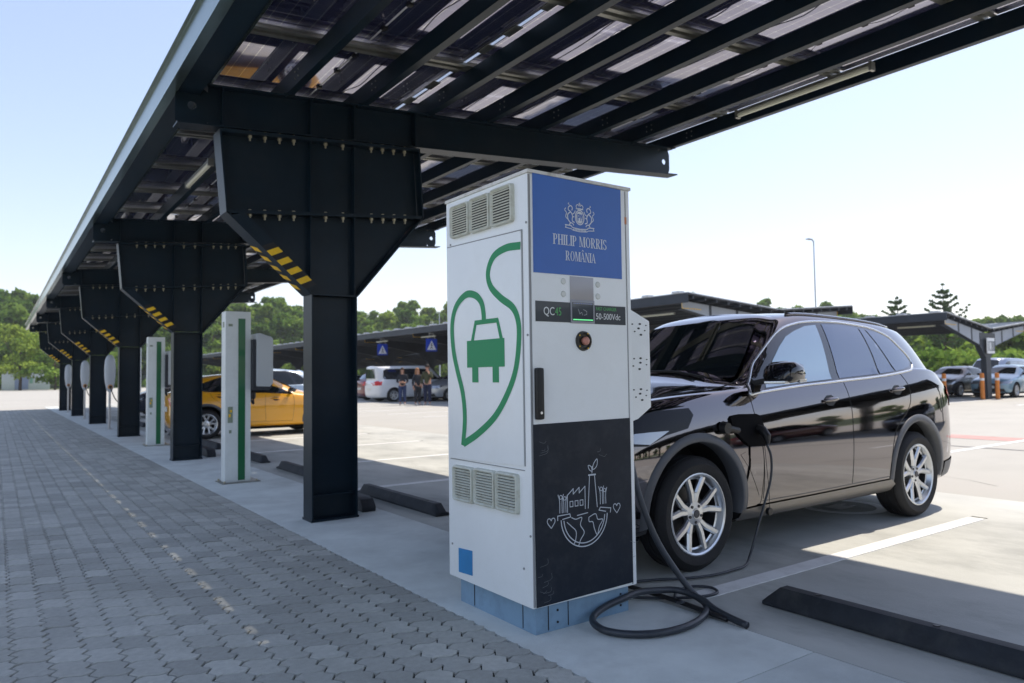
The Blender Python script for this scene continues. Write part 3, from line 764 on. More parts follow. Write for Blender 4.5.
stroke(m, [(2.490,1.640),(2.500,1.615),(2.512,1.625),(2.520,1.610)], .003, y0=yS+.0002, smooth=False); stroke(m, [(2.525,1.640),(2.548,1.630),(2.548,1.614),(2.530,1.610)], .003, y0=yS+.0002, smooth=False)
m.build('screen_readout', [mat('readout_white', (.14,.16,.18), .5, emit=(.6,.65,.7), emit_s=.06), mat('readout_green', (.1,.4,.15), .5, emit=(.15,.8,.3), emit_s=.35), mat('readout_blue', (.05,.1,.4), .5)], s_)
for (a, b) in ((2.397,1.782),(2.396,1.716),(2.636,1.779),(2.635,1.715)):
    m = MB(); m.lathe([(.0001,-.006),(.012,-.006),(.016,-.003),(.0165,0)], (a, yF, b), 'y', 16)
    m.build('indicator_light', mat('lens_pale', (.62,.64,.60), .25, coat=.6), ch, smooth=True, fixn=True)
m = MB(); m.lathe([(.0001,-.002),(.036,-.006),(.042,-.014),(.050,-.012),(.053,0)], (2.527,yF,1.474), 'y', 28, 0); kn = m.build('emergency_button', mat('knob_surround', (.03,.028,.02), .4), ch, smooth=True, fixn=True); kn['_w'] = ch['_w']
m = MB(); m.lathe([(.0001,-.030),(.014,-.030),(.020,-.026),(.023,-.018),(.021,-.010),(.018,0)], (2.530,yF,1.474), 'y', 28); m.build('button_cap', mat('button_salmon', (.55,.24,.18), .4), kn, smooth=True, fixn=True)
m = MB()
for a in (60,140,220,300): m.disc((2.527+.045*cos(radians(a)), yF-.0139, 1.474+.045*sin(radians(a))), .0045, 'y', 6)
m.build('button_marks', mat('tape_yellow'), kn)
m = MB(); m.box(2.196, 2.242, yF-.030, yF-.001, 1.075, 1.335); m.build('handle', mat('handle_black', (.006,.007,.008), .45), ch, bevel=.014)
m = MB(); m.cyl((2.219, yF-.0302, 1.11), .007, -.003, 'y', 12); m.build('lock', ALU, ch)
# dark lower panel with line drawing
m = MB(); m.prism([(2.188,1.052),(2.853,1.056),(2.853,.165),(2.192,.152)], 'y', yF-.003, yF-.0005)
dp = m.build('dark_panel', mat('film_dark', (.008,.014,.024), .5, var=.25, vscale=1.5, spec=.35, bump=.06, bscale=5, dirt=(.10,.105,.11), dscale=9, damt=.16), ch); dp['_w'] = ch['_w']
yD = yF-.0032; LINE = mat('line_white', (.56,.60,.64), .6); m = MB()
S = lambda pts, w=.0055, **k: stroke(m, pts, w, y0=yD, **k)
gx, gz, gr = 2.512, .566, .158
def garc(r, a0, a1, n=18): return [(gx+r*cos(radians(a0+(a1-a0)*i/n)), gz+r*sin(radians(a0+(a1-a0)*i/n))) for i in range(n+1)]
S(garc(gr, 182, 358), n=2); S(garc(gr-.018, 184, 356), n=2)
S([(gx-gr-.022,gz-.004),(gx-gr-.022,gz+.018),(gx-.10,gz+.02),(gx-.095,gz+.004),(gx-gr+.01,gz-.002)], .0045, smooth=False)
S([(gx+gr+.022,gz-.004),(gx+gr+.026,gz+.018),(gx+.11,gz+.030),(gx+.10,gz+.016),(gx+gr-.01,gz+.004)], .0045, smooth=False)
S([(gx-.09,gz),(gx-.06,gz-.012),(gx-.02,gz-.008),(gx-.03,gz-.045),(gx-.005,gz-.085),(gx-.03,gz-.12),(gx-.045,gz-.15)], .0045); S([(gx-.12,gz-.02),(gx-.09,gz-.045),(gx-.06,gz-.075),(gx-.065,gz-.12),(gx-.075,gz-.135)], .0045)
S([(gx+.03,gz-.012),(gx+.075,gz+.0),(gx+.09,gz-.03),(gx+.125,gz-.035),(gx+.10,gz-.07),(gx+.085,gz-.11),(gx+.065,gz-.075),(gx+.055,gz-.04),(gx+.03,gz-.035),(gx+.028,gz-.012)], .0045)
S([(gx-.05,gz+.006),(gx+.02,gz+.012)], .0045, smooth=False)
S([(gx-.115,gz+.03),(gx-.115,gz+.115),(gx-.075,gz+.145),(gx-.075,gz+.118),(gx-.035,gz+.148),(gx-.035,gz+.12),(gx+.005,gz+.15),(gx+.005,gz+.035)], .0045, smooth=False)
S([(gx+.025,gz+.035),(gx+.038,gz+.205),(gx+.072,gz+.205),(gx+.088,gz+.035)], .0045, smooth=False); S([(gx+.032,gz+.205),(gx+.078,gz+.205)], .008, smooth=False)
for k in range(3):
    a = gx-.098+k*.034; S([(a,gz+.055),(a+.020,gz+.055),(a+.020,gz+.082),(a,gz+.082),(a,gz+.055)], .004, smooth=False)
S([(gx+.055,gz+.212),(gx+.058,gz+.25)], .004); S([(gx+.058,gz+.222),(gx+.038,gz+.232),(gx+.030,gz+.255),(gx+.050,gz+.248),(gx+.058,gz+.222)], .0042); S([(gx+.058,gz+.232),(gx+.068,gz+.262),(gx+.092,gz+.285),(gx+.092,gz+.255),(gx+.076,gz+.236),(gx+.058,gz+.232)], .0042)
for fx, fz, s in ((gx-.158,gz+.03,1),(gx-.132,gz+.03,.9),(gx+.118,gz+.045,1),(gx+.142,gz+.045,.9)):
    S([(fx-.018*s,fz+.095*s),(fx-.008*s,fz+.060*s),(fx-.008*s,fz)], .004); S([(fx+.018*s,fz+.095*s),(fx+.008*s,fz+.060*s),(fx+.008*s,fz)], .004)
    S([(fx+.009*s*cos(a),fz+.080*s+.010*s*sin(a)) for a in [2*pi*i/8 for i in range(8)]], .0035, closed=True, n=2)
for hx, hz_ in ((gx-.222,gz-.012),(gx+.228,gz+.012)):
    S([(hx,hz_-.026),(hx-.024,hz_+.004),(hx-.020,hz_+.022),(hx-.006,hz_+.022),(hx,hz_+.012),(hx+.006,hz_+.022),(hx+.020,hz_+.022),(hx+.024,hz_+.004),(hx,hz_-.026)], .0042, n=3)
m.build('line_drawing', LINE, dp)
m = MB(); rs = random.Random(4)
for k in range(16):
    a, b = rs.choice([(2.21,.30),(2.22,.95),(2.24,.22),(2.60,.95),(2.83,.4),(2.215,.6)]); a += rs.uniform(-.01,.03); b += rs.uniform(-.1,.06); L_ = rs.uniform(.01,.06); t = rs.uniform(-.6,.6)
    stroke(m, [(a,b),(a+L_*cos(t),b+L_*sin(t)*.6),(a+L_*1.3*cos(t+.4),b+L_*sin(t+.5))], .0012, y0=yD)
m.build('scratches', mat('scratch', (.2,.21,.22), .6), dp)
# socket holder on the right flank
m = MB()
m.prism([(2.893,1.715),(3.15,1.607),(3.15,1.10),(3.04,1.035),(2.893,1.0)], 'y', 3.03, 3.20); h_ = m.build('connector_holder', CW, ch, bevel=.008); h_['_w'] = ch['_w']
m = MB()
for gz0 in (1.53, 1.33, 1.15):
    for i in range(3):
        for (dx_, w_) in ((.055,.005),(.10,.010),(.15,.014),(.20,.009)):
            if (i*7+int(dx_*100)) % 4 == 0: continue
            m.disc((2.915+dx_+.012*sin(i*9+gz0*50), 3.0285, gz0+.034*i+.02-(.03 if dx_ > .12 else 0)+.008*cos(i*5+dx_*90)), w_*.85, 'y', 6, ry=w_*.45)
m.build('holder_holes', mat('vent_dark'), h_)
m = MB(); m.prism([(1.905,3.30),(1.94,3.32),(1.975,3.30)], 'z', 0, .001)
m = MB(); m.cyl((2.891, 3.30, 1.98), .02, .05, 'x', 8, r2=.004); m.build('hook', GALV, ch)
m = MB(); m.box(2.845,2.86,yF-.001,yF-.0002,2.13,2.17); m.build('orange_sticker', mat('orange_sticker', (.55,.22,.1), .6), ch)
# cables
HOSE = mat('hose_rubber', (.030,.036,.045), .42, var=.2, vscale=30, coat=.15, coat_rough=.3)
hp = [(3.02,3.12,1.06),(3.02,3.10,.90),(3.02,3.05,.70),(3.04,3.0,.52),(3.10,2.95,.33),(3.18,2.88,.16),(3.235,2.81,.05),(3.225,2.73,.022),(3.10,2.62,.022),(2.90,2.55,.022),(2.70,2.56,.022),(2.56,2.64,.022),(2.50,2.76,.022),(2.53,2.88,.035),(2.64,2.922,.062),(2.80,2.925,.085),(2.94,2.95,.085),(3.08,2.93,.075),(3.18,2.88,.068),(3.20,2.74,.052),(3.17,2.62,.030),(3.14,2.50,.024),(3.125,2.38,.018)]
m = MB(); m.tube(smooth_path(hp, 6), .0185, 12); tag(m.build('charging_hose', HOSE, smooth='all', loc=(3.2,2.8,0)), 'thick black charging hose looping on the concrete at the foot of the white charger', 'cable')
m = MB()
cp_ = [(4.395,3.14,.80),(4.415,3.12,.70),(4.40,3.12,.55),(4.33,3.13,.38),(4.25,3.14,.20),(4.19,3.15,.06),(4.10,3.12,.013),(3.95,3.10,.012),(3.75,3.10,.012),(3.55,3.16,.012),(3.36,3.26,.012),(3.18,3.30,.014),(3.04,3.24,.016),(2.98,3.13,.016),(3.10,2.99,.014),(3.30,2.86,.013),(3.46,2.84,.012),(3.52,2.93,.012),(3.44,3.02,.012),(3.28,2.99,.014),(3.14,2.86,.016),(3.06,2.74,.060),(3.0,2.80,.085),(2.96,3.0,.07),(2.965,3.1,.25),(2.97,3.16,.6),(2.97,3.16,1.0)]
m.tube(smooth_path(cp_[:22], 6), .0085, 8)
tag(m.build('thin_cable', HOSE, smooth='all', loc=(3.6,3.1,0)), 'thin black cable hanging from the dark SUV\'s port and coiling by the charger', 'cable')
m = MB(); m.tube(smooth_path([(3.10,3.36,.03),(3.12,3.1,.028),(3.13,2.85,.026),(3.12,2.62,.022),(3.125,2.5,.016)],5), .018, 8, flat=.7)
tag(m.build('joint_cable', BLACK, smooth='all', loc=(3.12,2.9,0)), 'short black rubber strip lying in the joint of the concrete beside the hose loop', 'rubber strip')

# ------------------------------------------------------------------ wheel stops
STOPM = mat('stop_rubber', (.020,.024,.030), .65, var=.3, vscale=9, bump=.25, bscale=70, dirt=(.09,.09,.085), dscale=6, damt=.35)
def wheelstop(label, x, y0, L_=1.8, w=.15, h=.105, grp='black wheel stops at the heads of the stalls'):
    t = thing('wheel_stop', label, 'wheel stop', (x, y0, 0), grp, local=True)
    m = MB(); e = .09
    sec = lambda s, zz: [(-w/2*s,0),(-w/2*s,.02),(-w/2*.45*s,zz),(w/2*.45*s,zz),(w/2*s,.02),(w/2*s,0)]
    V_ = []; ys = [0, e, L_-e, L_]; hs = [.03, h, h, .03]
    for yv, hv in zip(ys, hs):
        V_ += [(p[0], yv, p[1]) for p in sec(1, hv)]
    fs = []
    for k in range(3):
        for i in range(6):
            j = (i+1) % 6; fs.append((k*6+i, k*6+j, (k+1)*6+j, (k+1)*6+i))
    fs += [tuple(range(6)), tuple(reversed(range(18,24)))]
    m.add(V_, fs); m.build('body', STOPM, t, bevel=.006, fixn=True)
    m = MB()
    for yv in (.3, .9, 1.5): m.cyl((0, yv*L_/1.8, h-.004), .016, .008, 'z', 10)
    m.build('bolt_cap', BLACK, t)
    return t
ws0 = wheelstop('black rubber wheel stop nearest the camera at the bottom right corner', 3.60, .78, 1.80)
spots = [(3.42,5.96,1.80,'black rubber wheel stop emerging from behind the nearest flared post towards the charger'),(3.42,8.85,1.8,'black rubber wheel stop between the nearest flared post and the first white charging post'),
         (3.42,11.4,1.8,'black rubber wheel stop beside the first white charging post'),(3.42,14.2,1.8,'black rubber wheel stop just right of the second flared post'),(3.42,17.0,1.8,'black rubber wheel stop in front of the yellow hatchback'),
         (3.42,19.7,1.8,'black rubber wheel stop beyond the yellow hatchback'),(3.42,22.4,1.8,'farthest visible black wheel stop along the row of posts')]
for (x_, y_, L_, lab) in spots: dup(ws0, (x_, y_, 0), 0, lab)
m = MB(); 
# low rounded kerb block just behind the first flared post
pts = [(0,0),(0,.07),(.05,.11),(.10,.115),(.14,.09),(.15,.0)]
V_ = []
t = thing('cable_ramp', 'low black rubber block with a rounded end poking out behind the nearest flared post', 'rubber block', (2.96,6.6,0))
m.prism([(6.60,0),(6.60,.05),(6.66,.115),(6.74,.13),(7.5,.13),(7.5,0)], 'x', 2.90, 3.04); m.build('body', STOPM, t, bevel=.012)
m = MB(); m.cyl((2.97,6.95,.129), .02, .008, 'z', 10); m.build('bolt_cap', BLACK, t)
t['group'] = 'low rubber blocks behind the flared posts'
dup(t, (2.96,12.86,0), 0, 'low black rubber block poking out behind the second flared post', t['group'])

# ------------------------------------------------------------------ white charging posts with wall boxes
def charge_post(label, x, y):
    t = thing('charging_post', label, 'charging post', (x, y, 0), 'white charging posts with a green stripe', local=True)
    P_W = mat('post_white', (.74,.78,.76), .4, var=.06, vscale=3, dirt=(.4,.42,.38), dscale=6, damt=.3)
    m = MB(); m.box(-.155,.155,-.0,.20,.012,2.15); m.build('pillar', P_W, t, bevel=.006)
    m = MB(); m.box(-.20,.26,-.07,.30,0,.012); m.build('base_plate', GALV, t, bevel=.002)
    m = MB()
    for a, b in ((-.17,-.04),(.22,-.04),(-.17,.26),(.22,.26)): m.cyl((a,b,.012), .012, .022, 'z', 6)
    m.build('anchor_bolts', BOLT, t)
    m = MB(); m.box(-.0,.085,-.004,-.0005,.03,2.06); m.build('green_stripe', mat('stripe_green', (.008,.13,.045), .35, coat=.3), t)
    m = MB(); m.box(-.157,-.1555,.06,.13,1.95,2.02); m.box(-.12,-.07,-.003,-.0005,1.96,1.99); m.box(-.125,-.065,-.003,-.0005,.75,.95); m.box(-.110,-.08,-.003,-.0005,.62,.66); m.build('labels', mat('label_grey', (.25,.30,.22), .5), t)
    m = MB(); m.box(-.115,-.09,-.0045,-.0033,.82,.86); m.box(-.10,-.075,-.0045,-.0033,.88,.91); m.build('label_yellow', mat('tape_yellow'), t)
    m = MB(); m.box(.157,.20,-.08,.27,1.16,1.80); bx_ = m.build('back_plate', mat('box_black', (.03,.033,.04), .45), t, bevel=.02)
    m = MB()
    m.prism([(.20,1.20),(.20,1.87),(.235,1.88),(.395,1.83),(.41,1.80),(.41,1.24),(.37,1.19)], 'y', -.10, .29); m.build('wall_box', mat('box_grey', (.50,.53,.54), .4, coat=.2), t, bevel=.025)
    m = MB(); m.prism([(.16,1.15),(.20,1.20),(.37,1.188),(.40,1.22),(.40,1.19),(.36,1.15)], 'y', -.09, .28); m.build('box_trim', MATS['box_black'], t, bevel=.006)
    m = MB(); m.lathe([(.0001,0),(.035,0),(.035,-.05),(.025,-.08),(.0001,-.08)], (.19,.02,1.12), 'z', 12); m.tube(smooth_path([(.19,.02,1.06),(.20,.04,.98),(.19,.10,1.02),(.18,.12,1.13)],5), .012, 8); m.build('socket', BLACK, t, smooth=True)
    return t
cp0 = charge_post('nearer white charging post with a green stripe and grey wall box, between two flared posts', 2.505, 9.50)
dup(cp0, (2.62,15.9,0), 0, 'farther white charging post with a green stripe, left of the second flared post')
# slim grey charge points with bulb-shaped heads
def bulb(label, x, y):
    t = thing('charge_point', label, 'charging post', (x, y, 0), 'grey bulb-headed charge points', local=True)
    m = MB(); m.lathe([(.0001,.0),(.09,.0),(.09,.012),(.030,.015),(.030,1.3),(.0001,1.3)], (0,0,0), 'z', 14); m.build('stem', mat('stem_steel', (.45,.46,.47), .35, metal=.7), t, smooth=True)
    m = MB(); prof = [(.001,.98),(.05,1.0),(.085,1.08),(.115,1.25),(.135,1.45),(.135,1.65),(.122,1.82),(.09,1.93),(.04,1.985),(.001,1.99)]
    m.lathe(prof, (0,0,0), 'z', 20); m.v = [(a, b*.75, c) for a, b, c in m.v]; h = m.build('head', mat('head_grey', (.50,.54,.58), .4, coat=.2), t, smooth='all')
    m = MB(); m.lathe([(.001,-.14),(.05,-.14),(.06,-.125),(.062,-.07)], (0,.0,1.13), 'y', 16); m.build('socket_ring', mat('socket_orange', (.6,.3,.12), .5), h, smooth=True, fixn=True)
    m = MB(); m.lathe([(.001,-.155),(.034,-.155),(.036,-.1405)], (0,.0,1.13), 'y', 14); m.tube(smooth_path([(0,-.15,1.12),(.03,-.2,1.0),(.12,-.15,.8),(.25,0,.7),(.5,.3,.75)],5), .013, 8); m.build('plug', BLACK, h, smooth=True, fixn=True)
    return t
b0 = bulb('nearest grey bulb-headed charge point, beside the third flared post', 2.52, 22.2)
dup(b0, (2.50,28.6,0), 0, 'middle grey bulb-headed charge point, beside the fourth flared post')
dup(b0, (2.50,35.4,0), 0, 'farthest grey bulb-headed charge point, beside the fifth flared post')
# ------------------------------------------------------------------ cars
GLASS = mat('car_glass', (.010,.014,.016), .02, spec=.5, ior=1.5)
GLASSP = mat('car_glass_privacy', (.15,.175,.225), .03, metal=.9, coat=.6, coat_rough=.01)
GLASSF = mat('car_glass_side', (.34,.42,.45), .025, metal=.9, coat=.6, coat_rough=.01)
TYRE = mat('tyre', (.012,.012,.013), .72, var=.3, vscale=5, bump=.3, bscale=60)
RIM = mat('rim_alloy', (.62,.64,.66), .28, metal=.85)
RIMD = mat('rim_dark', (.05,.05,.055), .4, metal=.5)
TRIM = mat('window_trim', (.72,.74,.76), .22, metal=.85)
CLAD = mat('grey_cladding', (.085,.09,.10), .42, bump=.1, bscale=150)
SILL = mat('sill_grey', (.17,.16,.15), .36, metal=.6)
WELL = mat('wheel_well', (.006,.006,.007), .9)
LAMPG = mat('lamp_glass', (.35,.37,.4), .06, metal=.6, coat=1, coat_rough=.01)
LAMPB = mat('lamp_black', (.01,.01,.012), .08, coat=1, coat_rough=.01)
TAIL = mat('tail_red', (.60,.015,.012), .2, coat=.4)
PLATE = mat('number_plate', (.62,.62,.58), .4)

def cage(P):
    L, w, wf, wr, R = P['L'], P['w'], P['wf'], P['wr'], P['R']
    zb, zn, zc = P['zb'], P['zn'], P['zc']            # underside, nose top, cowl
    xc, xa, xt = P['xc'], P['xa'], P['xt']            # cowl centre, A pillar foot, windscreen top
    bf, br = P['bf'], P['br']                          # belt height front / rear
    zr, xr, xg, zg = P['zr'], P['xr'], P['xg'], P['zg']   # roof height, roof rear x, rear glass foot x,z
    yb, yt = P.get('yb', .895), P.get('yt', .70)
    zre = P.get('zre', zr-.10); zt = P.get('ztail', zg-.05); xd = P.get('xd', xr-.05)
    xm = (xa+wr)/2
    X = [0, .03, .13, .34, wf, xa, xa+.38, xm, (xm+wr)/2+.05, wr+.02, L-.42, L-.10, L-.025, L]
    Y = [0, .5, .87, .965, 1, 1, 1, 1, 1, 1, .975, .88, .5, 0]
    def lat(v, i):  # belt interpolation
        t = min(1, max(0, (X[i]-xa)/(wr+.3-xa))); return v[0]+(v[1]-v[0])*t
    rings = []
    def ring(f, r, ins, zs):
        pts = []
        for i in range(14):
            x = X[i]+(f*(1 if i < 3 else .4 if i == 3 else 0))-(r*(1 if i > 10 else .4 if i == 10 else 0))
            y = Y[i]*w-ins*(1 if 0 < i < 13 else 0)
            pts.append([x, -max(y, 0), zs[i] if isinstance(zs, list) else zs])
        rings.append(pts)
    ring(.14, .14, .12, zb); ring(.04, .05, .035, zb+.05)
    ring(.0, .0, .012, zb+.24); ring(.0, .01, .0, .62*bf)
    e = [bf-.34,bf-.34,bf-.30,bf-.24,bf-.18,bf-.15]+[lat((bf-.15,br-.19), i) for i in range(6,11)]+[br-.20]*3
    ring(.01, .0, P.get('ecr', .010), e)
    F = [zn-.03,zn-.03,zn-.01,zn+.045,(zn+bf)/2+.03,bf-.01]+[lat((bf-.01,br-.05), i) for i in range(6,10)]+[br-.06, zt-.02, zt-.02, zt-.02]
    ring(.05, .03, P.get('fcr', .052), F)
    Gp = []
    for i in range(14):
        if i < 5:
            Gp.append([[.13,0,zn+.03],[.15,-.45*w,zn+.03],[.26,-.74*w,zn+.045],[.42,-.85*w,zn+.085],[wf,-.885*w,(zn+bf)/2+.065]][i])
        elif i == 5: Gp.append([xa,-.90*w,bf+.02])
        elif i < 10: Gp.append([X[i],-(yb+.022)*w,F[i]+.028])
        else: Gp.append([[L-.44,-(yb+.01)*w,F[i]+.03],[L-.16,-.80*w,zt+.03],[L-.07,-.46*w,zt+.03],[L-.05,0,zt+.03]][i-10])
    rings.append(Gp)
    hz = zn+(zc-zn)*.72
    Hp = []
    for i in range(14):
        if i < 5: Hp.append([[xc*.56,0,hz+.015],[xc*.57,-.3*w,hz+.012],[xc*.64,-.55*w,hz],[xc*.74,-.69*w,hz],[xc*.90,-.78*w,zc-.04]][i])
        elif i == 5: Hp.append([xa+.02,-.872*w,bf+.04])
        elif i < 10: Hp.append([X[i],-(yb+.006)*w,F[i]+.045])
        else: Hp.append([[min(L-.5,xg-.15),-(yb-.01)*w,F[i]+.05],[(xg+L-.1)/2-.1,-.74*w,zg-.03],[(xg+L-.07)/2,-.42*w,zg-.03],[(xg+L-.07)/2,0,zg-.03]][i-10])
    rings.append(Hp)
    I = []
    for i in range(14):
        if i < 5:
            t = [0,.06,.27,.48,.72][i]; I.append([xc+(xa+.06-xc)*t, -[0,.32,.60,.72,.80][i]*w, zc+(bf+.055-zc)*t])
        elif i == 5: I.append([xa+.09+P.get('ap',0),-.875*w,bf+.06])
        elif i < 10: I.append([X[i]+.0,-yb*w,F[i]+.065])
        else: I.append([[min(L-.55,xg-.24),-(yb-.03)*w,zg-.0],[xg-.07,-.74*w,zg+.01],[xg-.01,-.42*w,zg],[xg,0,zg]][i-10])
    K = []
    for i in range(14):
        zs = lambda x: zr-.07-(.10*((xa+.75-x)/.6)**2 if x < xa+.75 else 0)-((zr-zre)*max(0,(x-xm)/(xr-xm))**2 if x > xm else 0)
        if i < 5: K.append([xt+[0,.01,.04,.08,.13][i], -[0,.30,.50,.58,.635][i]*w, zr-[.062,.064,.072,.085,.105][i]])
        elif i == 5: K.append([xt+.20+P.get('ap',0)*.7,-.685*w,zr-.120])
        elif i < 10:
            x = [xt+.45, xm, (xm+wr)/2, min(wr+.02, xd-.25)][i-6]; K.append([x,-yt*w*(.98 if i == 6 else 1),zs(x)])
        else: K.append([[xd,-(yt-.02)*w,zre-.06],[xr+.02,-(yt-.12)*w,zre-.05],[xr+.06,-.35*w,zre-.035],[xr+.07,0,zre-.03]][i-10])
    J = []
    for a, b in zip(I, K): J.append([(a[0]+b[0])/2, (a[1]+b[1])/2-(.018*w if abs(a[1]) > .1 else 0), (a[2]+b[2])/2+.004])
    if P.get('ap'): J[5][0] -= .03; J[5][1] -= .012; J[4][1] -= .01
    rings += [I, J, K]
    Lr = []
    for i, k in enumerate(K):
        if i < 5: Lr.append([k[0]+.20, k[1]*.93, zr-[.026,.026,.03,.036,.045][i]])
        elif i == 5: Lr.append([k[0]+.16, k[1]+.06*w, zr-.045])
        elif i < 10: Lr.append([k[0], k[1]+.075*w, k[2]+.048])
        else: Lr.append([k[0]-.05, k[1]*.9, k[2]+.045])
    rings.append(Lr)
    V = []; NR_ = 26
    for r in rings:
        V += [tuple(p) for p in r]+[(p[0], -p[1], p[2]) for p in reversed(r[1:13])]
    F_ = []
    for k in range(len(rings)-1):
        for i in range(NR_):
            j = (i+1) % NR_; F_.append((k*NR_+i, k*NR_+j, (k+1)*NR_+j, (k+1)*NR_+i))
    def cap(base, zf, flip):
        c0 = len(V); P_ = V[base:base+NR_]
        for i in range(1, 13): V.append((P_[i][0], 0, zf(P_[i][0], P_[i][2])))
        def ci(i): return base if i == 0 else base+13 if i == 13 else c0+i-1
        for i in range(13):
            l0, l1 = base+i, base+i+1; r0 = base+(NR_-i) % NR_; r1 = base+NR_-(i+1)
            for q in ((l0, l1, ci(i+1), ci(i)), (ci(i), ci(i+1), r1, r0)):
                q2 = []
                for a in q:
                    if a not in q2: q2.append(a)
                if len(q2) >= 3: F_.append(tuple(reversed(q2)) if flip else tuple(q2))
    cap((len(rings)-1)*NR_, lambda x, z: z+.028, False)
    cap(0, lambda x, z: z, True)
    return V, F_

def shrink(me_obj):
    dg = bpy.context.evaluated_depsgraph_get(); ev = me_obj.evaluated_get(dg)
    return ev
class Surf:
    def __init__(s, me):
        s.bvh = BVHTree.FromPolygons([v.co for v in me.vertices], [tuple(p.vertices) for p in me.polygons])
    def hit(s, p, ax):
        o = {'y-': (p[0],-4,p[1]), 'y+': (p[0],4,p[1]), 'x-': (-4,p[0],p[1]), 'x+': (14,p[0],p[1]), 'z': (p[0],p[1],6)}[ax]
        d = {'y-': (0,1,0), 'y+': (0,-1,0), 'x-': (1,0,0), 'x+': (-1,0,0), 'z': (0,0,-1)}[ax]
        h = s.bvh.ray_cast(Vector(o), Vector(d))
        if h[0] is None: return None, None
        n = h[1]
        if n.dot(Vector(d)) > 0: n = -n
        return h[0], n
    def patch(s, m, poly, ax, off=.004, step=.05, mi=0, rim=0):
        bd = []
        for i, a in enumerate(poly):
            b = poly[(i+1) % len(poly)]; n = max(1, int(math.hypot(b[0]-a[0], b[1]-a[1])/step))
            for k in range(n): bd.append((a[0]+(b[0]-a[0])*k/n, a[1]+(b[1]-a[1])*k/n))
        N_ = len(bd); pts = [Vector(p) for p in bd]
        x0 = min(p[0] for p in bd); x1 = max(p[0] for p in bd); y0 = min(p[1] for p in bd); y1 = max(p[1] for p in bd)
        nx = int((x1-x0)/step); ny = int((y1-y0)/step)
        def inside(x, y):
            c = False
            for i in range(N_):
                a = bd[i]; b = bd[i-1]
                if (a[1] > y) != (b[1] > y) and x < (b[0]-a[0])*(y-a[1])/(b[1]-a[1])+a[0]: c = not c
            return c
        for i in range(1, nx+1):
            for j in range(1, ny+1):
                x = x0+(i-.5*(j % 2))*(x1-x0)/(nx+1); y = y0+j*(y1-y0)/(ny+1)
                if inside(x, y) and min((x-b[0])**2+(y-b[1])**2 for b in bd) > (step*.35)**2: pts.append(Vector((x, y)))
        co, ed, fa, *_ = geometry.delaunay_2d_cdt(pts, [], [list(range(N_))], 1, 1e-5)
        vs = []; last = (Vector((0,0,0)), Vector((0,0,1)))
        good = []
        for p in co:
            h, n = s.hit(p, ax)
            if h is None: good.append(False); vs.append((0,0,0))
            else: good.append(True); vs.append(h+n*off)
        fs = []
        flipax = ax in ('y+', 'x-')
        for f in fa:
            if all(good[i] for i in f): fs.append(tuple(f))
        # orient outwards
        out = []
        d = Vector({'y-': (0,-1,0), 'y+': (0,1,0), 'x-': (-1,0,0), 'x+': (1,0,0), 'z': (0,0,1)}[ax])
        for f in fs:
            a, b, c = (Vector(vs[i]) for i in f[:3])
            out.append(f if (b-a).cross(c-a).dot(d) > 0 else tuple(reversed(f)))
        m.add(vs, out, mi)
        if rim:
            bs = []
            for p in bd:
                h, n = s.hit(p, ax)
                if h is None: return
                bs.append((h+n*off, h-n*.004))
            v = [q for pr in bs for q in pr]
            m.add(v, [(2*i, 2*i+1, 2*((i+1) % N_)+1, 2*((i+1) % N_)) for i in range(N_)], mi)
            m.add(v, [tuple(reversed((2*i, 2*i+1, 2*((i+1) % N_)+1, 2*((i+1) % N_)))) for i in range(0)], mi)
    def screen(s, m, poly, ax, off=.012, step=.05):
        # one smooth quadratic sheet fitted to the body, trimmed to the outline
        t = MB(); s.patch(t, poly, ax, 0, step)
        zs_ = [p[2] for p in t.v]; z0_, z1_ = min(zs_), max(zs_); ym_ = max(abs(p[1]) for p in t.v)
        inn = [p for p in t.v if z0_+.22*(z1_-z0_) < p[2] < z0_+.80*(z1_-z0_) and abs(p[1]) < .75*ym_]
        A = np.array([[1, p[2], p[2]**2*.15, p[1]**2] for p in inn]); b = np.array([p[0] for p in inn])
        k = np.linalg.lstsq(A, b, rcond=None)[0]; sg = -1 if ax == 'x-' else 1
        o = [(float(np.dot([1, p[2], p[2]**2*.15, p[1]**2], k))+sg*off*1.6, p[1], p[2]) for p in t.v]
        m.add(o, t.f)
    def line(s, m, pts, ax, r=.004, off=.0, closed=False, n=6, flat=1, step=4, mi=0):
        P = smooth_path([(p[0], p[1], 0) for p in pts], step, closed); Q = []
        for p in P:
            h, nn = s.hit((p.x, p.y), ax)
            if h is not None: Q.append(h+nn*off)
        if len(Q) > 2: m.tube(Q, r, n, closed=closed, mi=mi)
